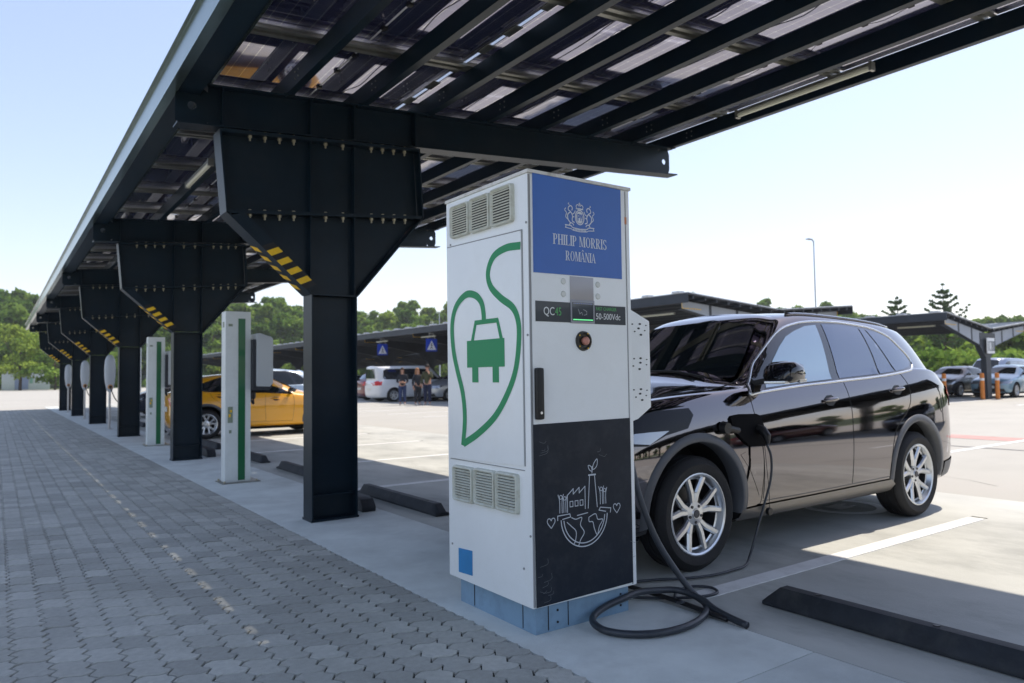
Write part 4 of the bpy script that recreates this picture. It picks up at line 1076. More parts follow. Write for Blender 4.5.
def wheel(root, x, y, R, rr, side, w=.25, fancy=True, spokes=5, rimmat=None):
    """side -1: outer face towards -y"""
    t = MB(); s = side; hw = w/2
    prof = [(rr*.98, -hw+.012), (rr+.02, -hw), (R-.05, -hw-.004), (R-.018, -hw+.018), (R, -hw+.045)]
    for g_ in (-.28, 0, .28): prof += [(R, g_*w-.008), (R-.009, g_*w-.006), (R-.009, g_*w+.006), (R, g_*w+.008)]
    prof += [(R, hw-.045), (R-.018, hw-.018), (R-.05, hw+.004), (rr+.02, hw), (rr*.98, hw-.012)]
    prof = [(a, -b*s if s > 0 else b) for a, b in prof]
    t.lathe(prof, (x, y, R-.006), 'y', 40 if fancy else 20)
    o = t.build('wheel', TYRE, root, smooth=40, fixn=True)
    if root.get('_w'): o['_w'] = root['_w']
    m = MB(); out = y+s*(hw-.012); c = (x, y, R-.006)
    z0 = R-.006
    m.lathe([(rr, s*(hw-.006)), (rr-.008, s*(hw-.004)), (rr-.019, s*(hw-.010)), (rr-.034, s*(hw-.05)), (rr-.046, s*(hw-.055))], c, 'y', 40 if fancy else 20)
    fo = s*(hw-.028)
    m.lathe([(.001, fo), (.032, fo), (.036, fo-s*.006), (.075, fo-s*.012), (.078, fo-s*.05), (.001, fo-s*.05)], c, 'y', 20)
    for k in range(spokes):
        a = 2*pi*k/spokes+pi/2
        for sg in (-1, 1):
            a0 = a+sg*radians(9); a1 = a+sg*radians(18.5 if spokes == 5 else 9)
            p0 = Vector((x+.055*cos(a0), y+fo-s*.018, z0+.055*sin(a0))); pm_ = Vector((x+rr*.5*cos((a0*.8+a1*.2)), y+fo-s*.010, z0+rr*.5*sin((a0*.8+a1*.2)))); p1 = Vector((x+(rr-.012)*cos(a1), y+fo+s*.004, z0+(rr-.012)*sin(a1)))
            for q0, q1, w0, w1 in ((p0, pm_, .020, .023), (pm_, p1, .023, .020)):
                d = (q1-q0).normalized(); sd = d.cross(Vector((0,1,0))).normalized(); dp_ = Vector((0, -s*.030, 0)); pk = Vector((0, s*.004, 0))
                ch_ = Vector((0, -s*.008, 0))
                v = []
                for q, ww in ((q0, w0), (q1, w1)): v += [q-sd*ww*.55+pk, q+sd*ww*.55+pk, q+sd*ww+ch_, q+sd*ww*.8+dp_, q-sd*ww*.8+dp_, q-sd*ww+ch_]
                m.add(v, [(a, (a+1) % 6, 6+(a+1) % 6, 6+a) for a in range(6)])
    m.build('rim', rimmat or RIM, o, smooth=18, fixn=True)
    m = MB(); m.lathe([(rr-.036, s*(hw-.05)), (rr-.055, -s*hw*.6), (rr-.055, -s*hw*.9), (rr, -s*(hw-.01))], c, 'y', 32); m.build('barrel', RIMD, o, smooth=30)
    m = MB(); m.lathe([(.001, -s*.0), (rr*.62, -s*.0), (rr*.62, -s*.02), (.001, -s*.02)], c, 'y', 24)
    m.build('brake_disc', mat('brake_steel', (.10,.095,.09), .45, metal=.7), o, smooth=True, fixn=True)
    if fancy:
        m = MB(); m.lathe([(.001, fo+s*.004), (.026, fo+s*.004), (.028, fo)], c, 'y', 18); m.build('hub_cap', mat('hub_dark', (.05,.055,.07), .3, metal=.6), o, smooth=True, fixn=True)
        m = MB()
        for k in range(5):
            a = 2*pi*k/5+pi/2+radians(36); m.lathe([(.001, fo-s*.004), (.010, fo-s*.004), (.010, fo-s*.012)], (x+.056*cos(a), y, z0+.056*sin(a)), 'y', 8)
        m.build('wheel_nuts', RIMD, o, fixn=True)
    return o

def build_car(name, label, cat, P, paint, loc, rz=0, group=None, lod=2):
    root = thing(name, label, cat, loc, group, rz=rz, local=True)
    V, F_ = cage(P); me = bpy.data.meshes.new('body'); me.from_pydata(V, [], F_)
    bm = bmesh.new(); bm.from_mesh(me); bmesh.ops.recalc_face_normals(bm, faces=bm.faces); bm.to_mesh(me); bm.free()
    tmp = bpy.data.objects.new('tmp', me); COL.objects.link(tmp)
    md = tmp.modifiers.new('s', 'SUBSURF'); md.levels = md.render_levels = lod
    bpy.context.view_layer.update()
    smooth_me = bpy.data.meshes.new_from_object(shrink(tmp)); S = Surf(smooth_me)
    w, R, ar, az = P['w'], P['R'], P['ar'], P['az']
    cut = MB()
    for xw in (P['wf'], P['wr']):
        for s in (-1, 1):
            cut.lathe([(.0001, s*(w+.3)), (ar, s*(w+.3)), (ar, s*(w-.34)), (.0001, s*(w-.34))], (xw, 0, az), 'y', 40)
    cutter = cut.build('cut', [WELL], fixn=True)
    smooth_me.materials.clear(); smooth_me.materials.append(paint); smooth_me.materials.append(WELL)
    tmp2 = bpy.data.objects.new('tmp2', smooth_me); COL.objects.link(tmp2)
    bo = tmp2.modifiers.new('b', 'BOOLEAN'); bo.operation = 'DIFFERENCE'; bo.solver = 'EXACT'; bo.object = cutter; bo.material_mode = 'TRANSFER'
    bpy.context.view_layer.update()
    body = bpy.data.meshes.new_from_object(shrink(tmp2))
    for o_ in (tmp, tmp2, cutter): bpy.data.objects.remove(o_)
    body.polygons.foreach_set('use_smooth', [True]*len(body.polygons)); body.set_sharp_from_angle(angle=radians(38)); body.name = 'body'
    bo_ = bpy.data.objects.new('body', body); COL.objects.link(bo_); bo_.parent = root
    # wheels
    for xw in (P['wf'], P['wr']):
        for s in (-1, 1): wheel(root, xw, s*(w-.135+P.get('wo',0)), R, P['rr'], s, fancy=P.get('fancy', False), spokes=P.get('spokes', 5), rimmat=P.get('rim'))
    sides = ('y-', 'y+')
    D = P['dlo']
    for ax in sides:
        m = MB(); S.patch(m, D['outline'], ax, .003); m.build('window_frame', LAMPB, root, smooth='all')
        for gi, g_ in enumerate(D['glass']):
            m = MB(); S.patch(m, g_, ax, .0065); m.build('side_window', GLASSP if gi >= P.get('priv', 1) else (GLASSF if P.get('fancy') else GLASS), root, smooth='all')
        if P.get('trim'):
            m = MB(); S.line(m, D.get('trimline', D['outline']), ax, P['trim'], .002, closed=True, step=5, n=6); m.build('window_trim', P.get('trimmat', TRIM), root, smooth='all')
        m = MB()
        for ln in P.get('cuts', []): S.line(m, ln, ax, .0028, .0005, step=5, n=4)
        if m.v: m.build('door_gap', BLACK, root)
        for (hx, hz_) in P.get('handles', []):
            m = MB(); hl = .10
            pts = []
            for k in range(9):
                t = k/8; h, n = S.hit((hx-hl+2*hl*t, hz_+.012*t), ax)
                pts.append(h+n*(.004+.026*sin(pi*t)**.5))
            m.tube(pts, [.007,.014,.017,.018,.018,.018,.017,.014,.007], 8); hd = m.build('door_handle', P.get('handlemat', paint), root, smooth='all')
            m = MB(); S.patch(m, [(hx-.075,hz_-.014),(hx-.04,hz_-.036),(hx+.02,hz_-.040),(hx+.065,hz_-.014),(hx+.075,hz_+.02),(hx+.03,hz_+.044),(hx-.03,hz_+.042),(hx-.075,hz_+.018)], ax, .0022, step=.02); m.build('handle_recess', BLACK, hd, smooth='all')
        for nm, mt, poly, off in P.get('side_patches', []):
            m = MB(); S.patch(m, poly, ax, off, step=.04, rim=1 if off > .006 else 0); m.build(nm, mt, root, smooth=50)
        if P.get('clad') is not None:
            for xw in (P['wf'], P['wr']):
                m = MB(); n = 28; A0 = math.asin(max(-1, min(1, (P['zb']+.085-az)/ar))); rows = []
                for i in range(n+1):
                    a = A0+(pi-2*A0)*i/n; row = []
                    for rad_, of in ((ar-.003, -.10), (ar-.003, .006), (ar+.008, .011), (ar+P['clad'], .008), (ar+P['clad']+.004, -.002)):
                        px_, pz_ = xw+rad_*cos(a), az+rad_*sin(a)
                        h, nn = S.hit((xw+max(rad_, ar+.004)*cos(a), az+max(rad_, ar+.004)*sin(a)), ax)
                        if h is None: h, nn = Vector((px_, (-1 if ax == 'y-' else 1)*w, pz_)), Vector((0, -1 if ax == 'y-' else 1, 0))
                        row.append(Vector((px_, h.y+(-1 if ax == 'y-' else 1)*of, pz_)))
                    rows.append(row)
                m.add([p for r in rows for p in r], [(i*5+k, i*5+k+1, (i+1)*5+k+1, (i+1)*5+k) for i in range(n) for k in range(4)])
                m.build('arch_trim', P.get('cladmat', CLAD), root, smooth='all', fixn=False)
        s = -1 if ax == 'y-' else 1
        mx_, mz_, ms = P['mirror']
        m = MB(); yb_ = s*(w*.93)
        prof = [(0,0),(.03,.09),(.09,.115),(.19,.095),(.22,.03),(.20,-.02),(.05,-.03)]
        A = []
        for k, (yy, sc_) in enumerate(((.03,.5),(.07,.92),(.17,1.0),(.235,.9),(.26,.55))):
            for (a, b) in prof: A.append((mx_+ms*(.10+(a-.10)*sc_), yb_+s*yy*ms, mz_+ms*(.035+(b-.035)*sc_)))
        n = len(prof); fs = [(k*n+i, k*n+(i+1) % n, (k+1)*n+(i+1) % n, (k+1)*n+i) for k in range(4) for i in range(n)]+[tuple(reversed(range(n))), tuple(range(4*n, 5*n))]
        m.add(A, fs); mo = m.build('mirror', P.get('mirrormat', LAMPB), root, smooth=50, fixn=True)
        m = MB(); m.bar((mx_+.08*ms, s*w*.84, mz_-.035), (mx_+.12*ms, yb_+s*.06, mz_+.0), .07*ms, .035*ms); m.build('mirror_arm', BLACK, mo, bevel=.008)
        m = MB(); m.bar((mx_+.03*ms, yb_+s*.07*ms, mz_-.022*ms), (mx_+.03*ms, yb_+s*.22*ms, mz_-.020*ms), .05*ms, .018*ms); m.bar((mx_+.12*ms, yb_+s*.24*ms, mz_-.012*ms), (mx_+.20*ms, yb_+s*.235*ms, mz_-.008*ms), .02*ms, .022*ms); m.build('mirror_strip', TRIM, mo, bevel=.004)
    for nm, mt, poly, ax, off in P.get('patches', []):
        m = MB()
        if nm in ('windscreen','rear_window'): S.screen(m, poly, ax)
        else: S.patch(m, poly, ax, off, step=.05, rim=0)
        m.build(nm, mt, root, smooth='all')
    for nm, mt, pts, ax, r, off in P.get('lines', []):
        m = MB(); S.line(m, pts, ax, r, off, step=5); m.build(nm, mt, root, smooth='all')
    m = MB(); m.box(.5, P['L']-.5, -w+.30, w-.30, P['zb']-.05, P['zb']+.03); m.build('underbody', WELL, root)
    m = MB()
    for xw in (P['wf'], P['wr']): m.tube([(xw, -w+.2, R), (xw, w-.2, R)], .035, 8)
    m.build('axle', WELL, root)
    root['_S'] = 0
    return root, S

# --- the dark SUV in the foreground
PAINT_SUV = mat('paint_dark_blue_grey', (.175,.163,.168), .045, metal=1, coat=.6, coat_rough=.01)
outl = [(1.52,1.14),(1.62,1.148),(2.1,1.184),(2.70,1.214),(3.29,1.243),(3.76,1.281),(3.92,1.306),(3.99,1.35),(3.975,1.42),(3.88,1.51),(3.78,1.60),(3.62,1.655),(3.44,1.688),(3.08,1.712),(2.75,1.714),(2.50,1.700),(2.28,1.660),(2.12,1.605),(1.98,1.53),(1.84,1.44),(1.70,1.335),(1.59,1.22)]
def lerp_in(poly, d):
    c = (sum(p[0] for p in poly)/len(poly), sum(p[1] for p in poly)/len(poly)); o = []
    n = len(poly)
    for i in range(n):
        a, b, c_ = poly[i-1], poly[i], poly[(i+1) % n]
        t = (c_[0]-a[0], c_[1]-a[1]); l = math.hypot(*t); nn = (-t[1]/l, t[0]/l); o.append((b[0]+nn[0]*d, b[1]+nn[1]*d))
    return o
SUV = dict(L=4.85, w=1.0, wo=-.012, wf=.885, wr=3.81, R=.376, rr=.270, ar=.44, az=.405, zb=.24, zn=1.03, zc=1.222, xc=1.34, xa=1.58, xt=2.05, bf=1.16, br=1.33,
    zr=1.815, zre=1.715, xr=4.32, xg=4.66, zg=1.27, ztail=1.12, xd=4.12, yb=.885, yt=.71, ap=-.11, ecr=.020, fcr=.080, fancy=True, trim=.0115, clad=.055, priv=1,
    mirror=(1.56,1.245,1.12), handles=[(2.465,1.064),(3.51,1.122)],
    cuts=[[(1.50,1.13),(1.50,1.0),(1.545,.80),(1.565,.60),(1.56,.40)],[(2.735,1.20),(2.745,1.0),(2.735,.8),(2.72,.40)],[(3.66,1.27),(3.72,1.16),(3.70,1.02),(3.60,.92),(3.42,.80),(3.34,.62),(3.31,.40)],[(1.56,.385),(2.2,.385),(3.31,.40)],
          [(4.24,1.02),(4.27,.96),(4.30,.90)]],
    dlo=dict(outline=outl,
        glass=[[(1.72,1.178),(2.1,1.204),(2.585,1.230),(2.615,1.40),(2.64,1.55),(2.66,1.680),(2.50,1.665),(2.33,1.62),(2.19,1.57),(2.06,1.49),(1.92,1.385),(1.80,1.27)],
               [(2.70,1.235),(3.305,1.266),(3.31,1.42),(3.30,1.56),(3.29,1.672),(3.05,1.690),(2.75,1.690),(2.735,1.55),(2.72,1.40)],
               [(3.332,1.268),(3.58,1.284),(3.52,1.42),(3.455,1.55),(3.39,1.662),(3.315,1.668),(3.325,1.56),(3.335,1.42)],
               [(3.61,1.287),(3.77,1.304),(3.90,1.330),(3.945,1.372),(3.92,1.43),(3.82,1.52),(3.73,1.59),(3.59,1.634),(3.42,1.658),(3.48,1.55),(3.545,1.42)]]),
    side_patches=[('headlight', mat('headlamp_black', (.006,.006,.008), .15, spec=.35), [(.05,.90),(.22,.85),(.44,.84),(.60,.90),(.80,.935),(.875,1.02),(.85,1.065),(.55,1.055),(.30,1.0),(.10,.96)], .003),
                  ('headlight_lens', LAMPG, [(.10,.885),(.28,.865),(.46,.85),(.63,.928),(.47,.925),(.26,.915),(.10,.915)], .008),
                  ('sill', SILL, [(1.30,.235),(3.36,.235),(3.40,.33),(3.32,.375),(2.2,.362),(1.60,.358),(1.33,.35)], .012),
                  ('fender_vent', PAINT_SUV, [(1.30,.73),(1.36,.745),(1.44,.66),(1.50,.50),(1.515,.42),(1.47,.50),(1.40,.62)], .0025),
                  ('tail_light', TAIL, [(4.50,1.08),(4.56,1.14),(4.72,1.13),(4.84,1.06),(4.86,.95),(4.80,.91),(4.66,.97)], .010),
                  ('bumper_skirt', CLAD, [(4.30,.30),(4.84,.36),(4.88,.50),(4.60,.46),(4.34,.44)], .010)],
    patches=[('windscreen', GLASS, [(-.80,1.265),(-.4,1.240),(0,1.234),(.4,1.240),(.80,1.265),(.71,1.48),(.62,1.68),(.3,1.710),(0,1.716),(-.3,1.710),(-.62,1.68),(-.71,1.48)], 'x-', .005),
             ('grille', LAMPB, [(-.42,.60),(.42,.60),(.46,.86),(.36,.92),(-.36,.92),(-.46,.86)], 'x-', .008), ('lower_grille', BLACK, [(-.7,.32),(.7,.32),(.75,.50),(-.75,.50)], 'x-', .005),
             ('number_plate', PLATE, [(-.26,.50),(.26,.50),(.26,.61),(-.26,.61)], 'x-', .018),
             ('rear_window', GLASSP, [(-.60,1.31),(0,1.30),(.60,1.31),(.50,1.56),(0,1.59),(-.50,1.56)], 'x+', .005), ('tail_light', TAIL, [(-.90,.95),(-.45,.98),(-.45,1.07),(-.88,1.12)], 'x+', .008), ('tail_light', TAIL, [(.84,.97),(.45,.98),(.45,1.07),(.84,1.12)], 'x+', .006)],
    lines=[('bonnet_gap', BLACK, [(1.62,-.80),(1.3,-.80),(.9,-.78),(.45,-.70),(.16,-.55)], 'z', .004, .0), ('bonnet_gap', BLACK, [(1.62,.80),(1.3,.80),(.9,.78),(.45,.70),(.16,.55)], 'z', .004, .0),
           ('roof_rail', PAINT_SUV, [(2.42,-.62),(2.7,-.645),(3.2,-.655),(3.7,-.645),(4.02,-.62)], 'z', .014, .006), ('roof_rail', PAINT_SUV, [(2.42,.62),(2.7,.645),(3.2,.655),(3.7,.645),(4.02,.62)], 'z', .014, .006),
           ('wiper', BLACK, [(1.39,-.62),(1.42,-.3),(1.40,.05)], 'z', .009, .012)])
suv, SS = build_car('suv', 'dark blue-grey SUV plugged in behind the white charger, its paint mirroring the sky and ground', 'car', SUV, PAINT_SUV, (2.90, 4.205, 0), lod=3)
# charge port, plug and dangling cap on its near front wing
m = MB(); SS.patch(m, [(1.215,.98),(1.24,1.0),(1.30,1.005),(1.50,1.0),(1.54,.985),(1.57,.90),(1.60,.81),(1.59,.785),(1.56,.775),(1.40,.78),(1.36,.80),(1.28,.86),(1.22,.92)], 'y-', .016, step=.03, rim=1); pt = m.build('charge_port', mat('port_black', (.003,.003,.004), .75, spec=.1), suv, smooth=50)
m = MB(); m.tube([(1.50,-.99,.90),(1.50,-1.03,.89),(1.495,-1.07,.85),(1.495,-1.075,.80)], [.030,.034,.028,.014], 12); m.tube([(1.13,-.985,.925),(1.13,-1.03,.922)], [.045,.038], 10); m.tube([(1.13,-1.01,.925),(1.26,-1.01,.90)], [.022,.022], 8); m.build('plug', BLACK, pt, smooth=True)
m = MB(); m.lathe([(.001,0),(.026,0),(.030,.012),(.026,.026),(.001,.026)], (1.59,-1.015,.31), 'y', 12); m.tube(smooth_path([(1.56,-1.0,.80),(1.575,-1.005,.6),(1.585,-1.01,.45),(1.59,-1.005,.335)],4), .0022, 5); m.build('dust_cap', BLACK, pt, smooth=True)
# ------------------------------------------------------------------ other vehicles
def carP(L, w, h, wb, wf, R, bf, br, **k):
    wr = wf+wb; s = h/1.45
    d = dict(L=L, w=w, wf=wf, wr=wr, R=R, rr=R*.70, ar=R+.055, az=R+.01, zb=.20, zn=.72*s, zc=bf+.06, xc=wf+.28, xa=wf+.62, xt=wf+1.12, bf=bf, br=br,
        zr=h, zre=h-.10, xr=L-.55, xg=L-.20, zg=br+.02, ztail=br-.06, xd=L-.62, yb=.90, yt=.72, trim=None, clad=None, priv=9, mirror=(wf+.62,bf+.07,.8), spokes=5)
    d.update(k)
    wf, wr, bf, br = d['wf'], d['wr'], d['bf'], d['br']; xa, xt, h = d['xa'], d['xt'], d['zr']; xd = d['xd']
    zt = h-.10; m1 = wf+wb*.50; m2 = wr-.12
    o = [(xa+.0,bf-.005),(m1,(bf+br)/2-.01),(xd-.05,br-.01),(xd+.10,br+.05),(xd+.02,br+.16),(xd-.22,zt-.06),(m2-.2,zt-.005),(m1,zt+.012),(xt+.55,zt+.005),(xt+.28,zt-.06),(xt+.02,zt-.20),(xa+.28,bf+.14)]
    g1 = [(xa+.20,bf+.035),(m1-.04,(bf+br)/2+.02),(m1-.07,zt-.02),(xt+.56,zt-.02),(xt+.32,zt-.08),(xt+.08,zt-.20),(xa+.36,bf+.15)]
    g2 = [(m1+.04,(bf+br)/2+.02),(m2+.02,br+.02),(m2-.16,zt-.04),(m1+.02,zt-.012)]
    g3 = [(m2+.08,br+.022),(xd-.06,br+.025),(xd+.05,br+.07),(xd-.03,br+.15),(xd-.24,zt-.09),(m2-.10,zt-.05)]
    d['dlo'] = dict(outline=o, glass=[g1,g2,g3]) if 'dlo' not in k else k['dlo']
    d.setdefault('cuts', [[(xa+.02,bf-.02),(xa+.0,.8*bf),(xa+.04,.32)],[(m1,bf),(m1+.02,.7*bf),(m1,.34)],[(m2+.05,br-.02),(m2-.02,.85*br),(m2-.35,.6*br),(m2-.42,.34)],[(xa+.04,.32),(m2-.42,.34)]])
    d.setdefault('handles', [(m1-.22,bf-.10),(m2-.16,br-.11)])
    zn = d['zn']; w = d['w']; Lq = L
    d.setdefault('side_patches', [('headlight', LAMPG, [(.03,zn-.12),(.25,zn-.14),(.46,zn-.02),(.40,zn+.02),(.10,zn-.02)], .005),
        ('tail_light', TAIL, [(L-.30,br-.28),(L-.04,br-.30),(L-.03,br-.10),(L-.22,br-.05)], .005)])
    d.setdefault('patches', [('windscreen', GLASS, [(-.70*w,d['zc']+.05),(0,d['zc']+.02),(.70*w,d['zc']+.05),(.585*w,h-.15),(0,h-.115),(-.585*w,h-.15)], 'x-', .005),
        ('grille', LAMPB, [(-.5*w,zn-.36),(.5*w,zn-.36),(.42*w,zn-.10),(-.42*w,zn-.10)], 'x-', .006),
        ('headlight', LAMPG, [(-.90*w,zn-.12),(-.50*w,zn-.14),(-.52*w,zn-.03),(-.86*w,zn+.0)], 'x-', .006), ('headlight', LAMPG, [(.90*w,zn-.12),(.50*w,zn-.14),(.52*w,zn-.03),(.86*w,zn+.0)], 'x-', .006),
        ('lower_grille', BLACK, [(-.75*w,.26),(.75*w,.26),(.70*w,.40),(-.70*w,.40)], 'x-', .006), ('number_plate', PLATE, [(-.26,.42),(.26,.42),(.26,.52),(-.26,.52)], 'x-', .014),
        ('rear_window', GLASSP, [(-.60*w,d['zg']+.05),(.60*w,d['zg']+.05),(.50*w,h-.20),(-.50*w,h-.20)], 'x+', .005),
        ('tail_light', TAIL, [(-.93*w,br-.28),(-.62*w,br-.28),(-.62*w,br-.12),(-.90*w,br-.08)], 'x+', .006), ('tail_light', TAIL, [(.93*w,br-.28),(.62*w,br-.28),(.62*w,br-.12),(.90*w,br-.08)], 'x+', .006),
        ('number_plate', PLATE, [(-.26,.60),(.26,.60),(.26,.71),(-.26,.71)], 'x+', .010)])
    return d
def paint(n, c=(.5,.5,.5), metal=.3): return mat('paint_'+n, c, .3, metal=metal, coat=1, coat_rough=.03)
YEL = paint('yellow', (.78,.36,.008), 0)
hatch = carP(4.06, .875, 1.44, 2.54, .82, .325, .93, 1.03, clad=.05, spokes=5)
build_car('hatchback', 'yellow hatchback charging between the flared posts', 'car', hatch, YEL, (7.12, 17.6, 0), pi, lod=2)
van = carP(5.12, .955, 1.90, 3.20, .92, .345, 1.10, 1.14, zc=1.13, zn=.92, xc=.98, xa=1.28, xt=1.72, xr=4.98, xg=5.06, zg=1.16, ztail=1.05, zre=1.84, xd=4.90, yt=.80, yb=.93, mirror=(1.30,1.15,1.1),
    dlo=dict(outline=[(1.36,1.12),(2.5,1.14),(4.60,1.16),(4.70,1.24),(4.66,1.62),(4.50,1.70),(2.6,1.715),(2.2,1.70),(1.95,1.60),(1.62,1.32)],
        glass=[[(1.50,1.15),(2.38,1.165),(2.38,1.67),(2.22,1.66),(2.02,1.57),(1.72,1.33)],[(2.44,1.165),(3.42,1.175),(3.42,1.69),(2.44,1.69)],[(3.48,1.175),(4.56,1.19),(4.64,1.25),(4.60,1.60),(4.48,1.67),(3.48,1.69)]]), priv=1)
build_car('van', 'white passenger van with dark side windows parked under the far carport', 'van', van, paint('white', (.72,.74,.76), 0), (21.05, 35.4, 0), pi, lod=2)
mpv = carP(4.4, .90, 1.62, 2.70, .88, .325, 1.04, 1.12, xc=.98, xa=1.30, xt=1.95)
build_car('car', 'silver people carrier with a sloping nose behind the standing group', 'car', mpv, paint('silver', (.50,.52,.54), .6), (18.2, 33.3, 0), 0, lod=2)
sedan = carP(4.6, .90, 1.45, 2.72, .90, .325, .95, 1.01, xr=3.55, xg=4.05, xd=3.62, zg=1.05, ztail=1.04)
G2 = 'cars parked under the far carports'
build_car('car', 'dark grey saloon behind the left orange bollard at the right side', 'car', sedan, paint('graphite', (.018,.020,.025), .2), (35.9, 16.55, 0), 0, G2, 2)
build_car('car', 'pale blue hatchback behind the far carport post with two orange bollards', 'car', carP(4.1, .87, 1.48, 2.5, .82, .32, .95, 1.05), paint('pale_blue', (.22,.36,.46), .2), (36.3, 14.35, 0), 0, G2, 2)
build_car('van', 'blue-grey panel van standing behind the pale blue hatchback', 'van', van, paint('van_blue', (.16,.20,.29), .4), (43.0, 17.6, 0), 0, G2, 2)
build_car('car', 'white car cut off by the right edge of the photo', 'car', mpv, paint('white2', (.70,.71,.72), 0), (36.6, 11.6, 0), 0, G2, 2)
c5, _ = build_car('car', 'small silver car far off between the dark saloon and the pale blue hatchback', 'car', carP(4.1, .87, 1.48, 2.5, .82, .32, .95, 1.05), paint('silver'), (47.5, 21.0, 0), 0, G2, 1)
c6, _ = build_car('car', 'silver-blue electric car parked past the farther white charging post', 'car', mpv, paint('steel_blue', (.26,.33,.40), .5), (3.75, 22.1, 0), 0, 'cars charging along the row', 2)
c7, _ = build_car('car', 'dark car nosing up to the middle bulb-headed charge point', 'car', sedan, paint('navy', (.02,.028,.05), .5), (3.75, 28.6, 0), 0, 'cars charging along the row', 1)
c8, _ = build_car('car', 'dark red car half hidden left of the white van', 'car', mpv, paint('dark_red', (.16,.03,.035), .4), (21.0, 38.2, 0), pi, G2, 1)
c9, _ = build_car('car', 'black car in the shade behind the nearer white charging post', 'car', sedan, paint('black', (.012,.012,.014), .4), (17.8, 43.4, 0), 0, G2, 1)
dup(c5, (17.8, 48.3, 0), 0, 'silver car under the far carport seen above the yellow hatchback', G2)
dup(c8, (22.2, 54.0, 0), pi, 'dark red car deep under the far carport above the yellow hatchback', G2)
dup(c7, (18.2, -2.6, 0), 0, 'unseen dark saloon added right of the camera for the SUV door reflections', G2)  # added out of view as a dark shape for the SUV doors to reflect
dup(c8, (22.6, -7.8, 0), pi, 'unseen dark red people carrier added right of the camera for the SUV door reflections', G2)  # second car added out of view for the same door reflections
dup(c5, (24.2, 30.3, 0), 0, 'silver car in the dark behind the silver people carrier', G2)

# ------------------------------------------------------------------ far butterfly carports
FARS = mat('far_steel', (.030,.038,.050), .5, var=.2)
FARB_SUNLIT = mat('far_beam_sunlit', (.30,.33,.38), .5, var=.1)  # pale tone stands in for sun on the end beams
DECK = mat('far_deck', (.030,.032,.040), .3, metal=.3, var=.2, vscale=2)
RIBS = mat('far_clamps', (.55,.57,.6), .4, metal=.5)
def butterfly(label, xl, zl, xv, zv, xr_, zr_, y0, y1, c0, step=6.25, sign=False):
    root = thing('far_carport', label, 'carport', (xv, y0, 0), 'butterfly carports across the car park')
    y = c0; first = None
    H = .42
    def beam(m, xa, za, xb, zb_, y):
        m.prism([(xa,za-.28),(xa,za-.02),(xb,zb_-.02),(xb,zb_-H-.25)] if xa < xb else [(xb,zb_-H-.25),(xb,zb_-.02),(xa,za-.02),(xa,za-.28)], 'y', y-.09, y-.075, 1)
        m.bar((xa,y,za-.29), (xb,y,zb_-H-.26), .2, .02, mi=0); m.bar((xa,y,za-.01), (xb,y,zb_-.01), .2, .02, mi=0)
        for t in (.33,.66,.95):
            x = xa+(xb-xa)*t; z1 = za+(zb_-za)*t; z0 = z1-.28-(.14+.25)*t; m.box(x-.06, x+.06, y-.10, y+.06, z0, z1, 0)
    while y < y1:
        m = MB(); beam(m, xl+.25, zl-.02, xv-.25, zv, y); beam(m, xr_-.25, zr_-.02, xv+.25, zv, y); fb = FARB_SUNLIT if y < c0+1 else FARS  # sunlit tone painted on the end web, dark tone on the shaded inner ones
        m.prism([(xv-.22,0),(xv+.22,0),(xv+.22,zv-1.1),(xv+.75,zv-.62),(xv+.75,zv-.02),(xv-.75,zv-.02),(xv-.75,zv-.62),(xv-.22,zv-1.1)], 'y', y-.11, y+.11, 0)
        cl = m.build('post', [FARS, fb], root); cl['_w'] = root['_w']
        m = MB()
        for s_, xa, za in ((-1,xl+.25,zl),(1,xr_-.25,zr_)):
            for k in range(4): m.box(xa-.015, xa+.015, y-.112, y-.102, za-.27+.06*k, za-.24+.06*k)
            for k in range(8): m.box(xa-s_*(.05+.12*k)-.03, xa-s_*(.05+.12*k)+.03, y-.112, y-.102, za-.305-.002*k, za-.275-.002*k)
        m.build('hazard_tape', mat('tape_yellow'), cl)
        y += step
    for (xa, za, xb, zb_) in ((xl,zl,xv-.08,zv+.02),(xv+.08,zv+.02,xr_,zr_)):
        m = MB(); m.prism([(xa,za+.10),(xb,zb_+.10),(xb,zb_+.15),(xa,za+.15)], 'y', y0, y1); m.build('roof', DECK, root)
        m = MB()
        for k in range(8):
            t = (k+.5)/8; x = xa+(xb-xa)*t; z = za+(zb_-za)*t; m.box(x-.035, x+.035, y0+.05, y1, z+.0, z+.098)
        m.build('purlins', FARS, root)
        m = MB(); yy = y0
        while yy < y1: m.bar((xa, yy+.03, za+.165), (xb, yy+.03, zb_+.165), .06, .03); yy += 1.35
        n = int(abs(xb-xa)/1.0)
        for k in range(n+1):
            x = xa+(xb-xa)*k/n; z = za+(zb_-za)*k/n; m.bar((x, y0, z+.165), (x, y1, z+.165), .05, .028)
        m.build('panel_strips', RIBS, root)
    m = MB(); m.box(xl-.03, xl, y0, y1, zl-.16, zl+.14); m.box(xr_, xr_+.03, y0, y1, zr_-.16, zr_+.14); m.build('fascia', FARS, root)
    m = MB(); yy = y0+.3
    while yy < y1: m.box(xl-.09, xl+.16, yy, yy+.32, zl+.17, zl+.235); yy += 1.35
    m.build('edge_clamps', RIBS, root)
    return root
butterfly('long far carport with drooping middle standing behind the parked white van', 18.0, 3.70, 22.8, 3.34, 27.6, 3.70, 15.6, 96, 16.2)
butterfly('carport with a white number board on its post at the right edge of the photo', 31.0, 3.42, 35.1, 2.86, 39.3, 3.30, 13.6, 90, 13.9)
butterfly('unseen carport added right of the camera to put a dark band in the SUV doors', 18.0, 3.70, 22.8, 3.34, 27.6, 3.70, -52, 0.5, -50)  # added out of view so the SUV doors reflect a dark band
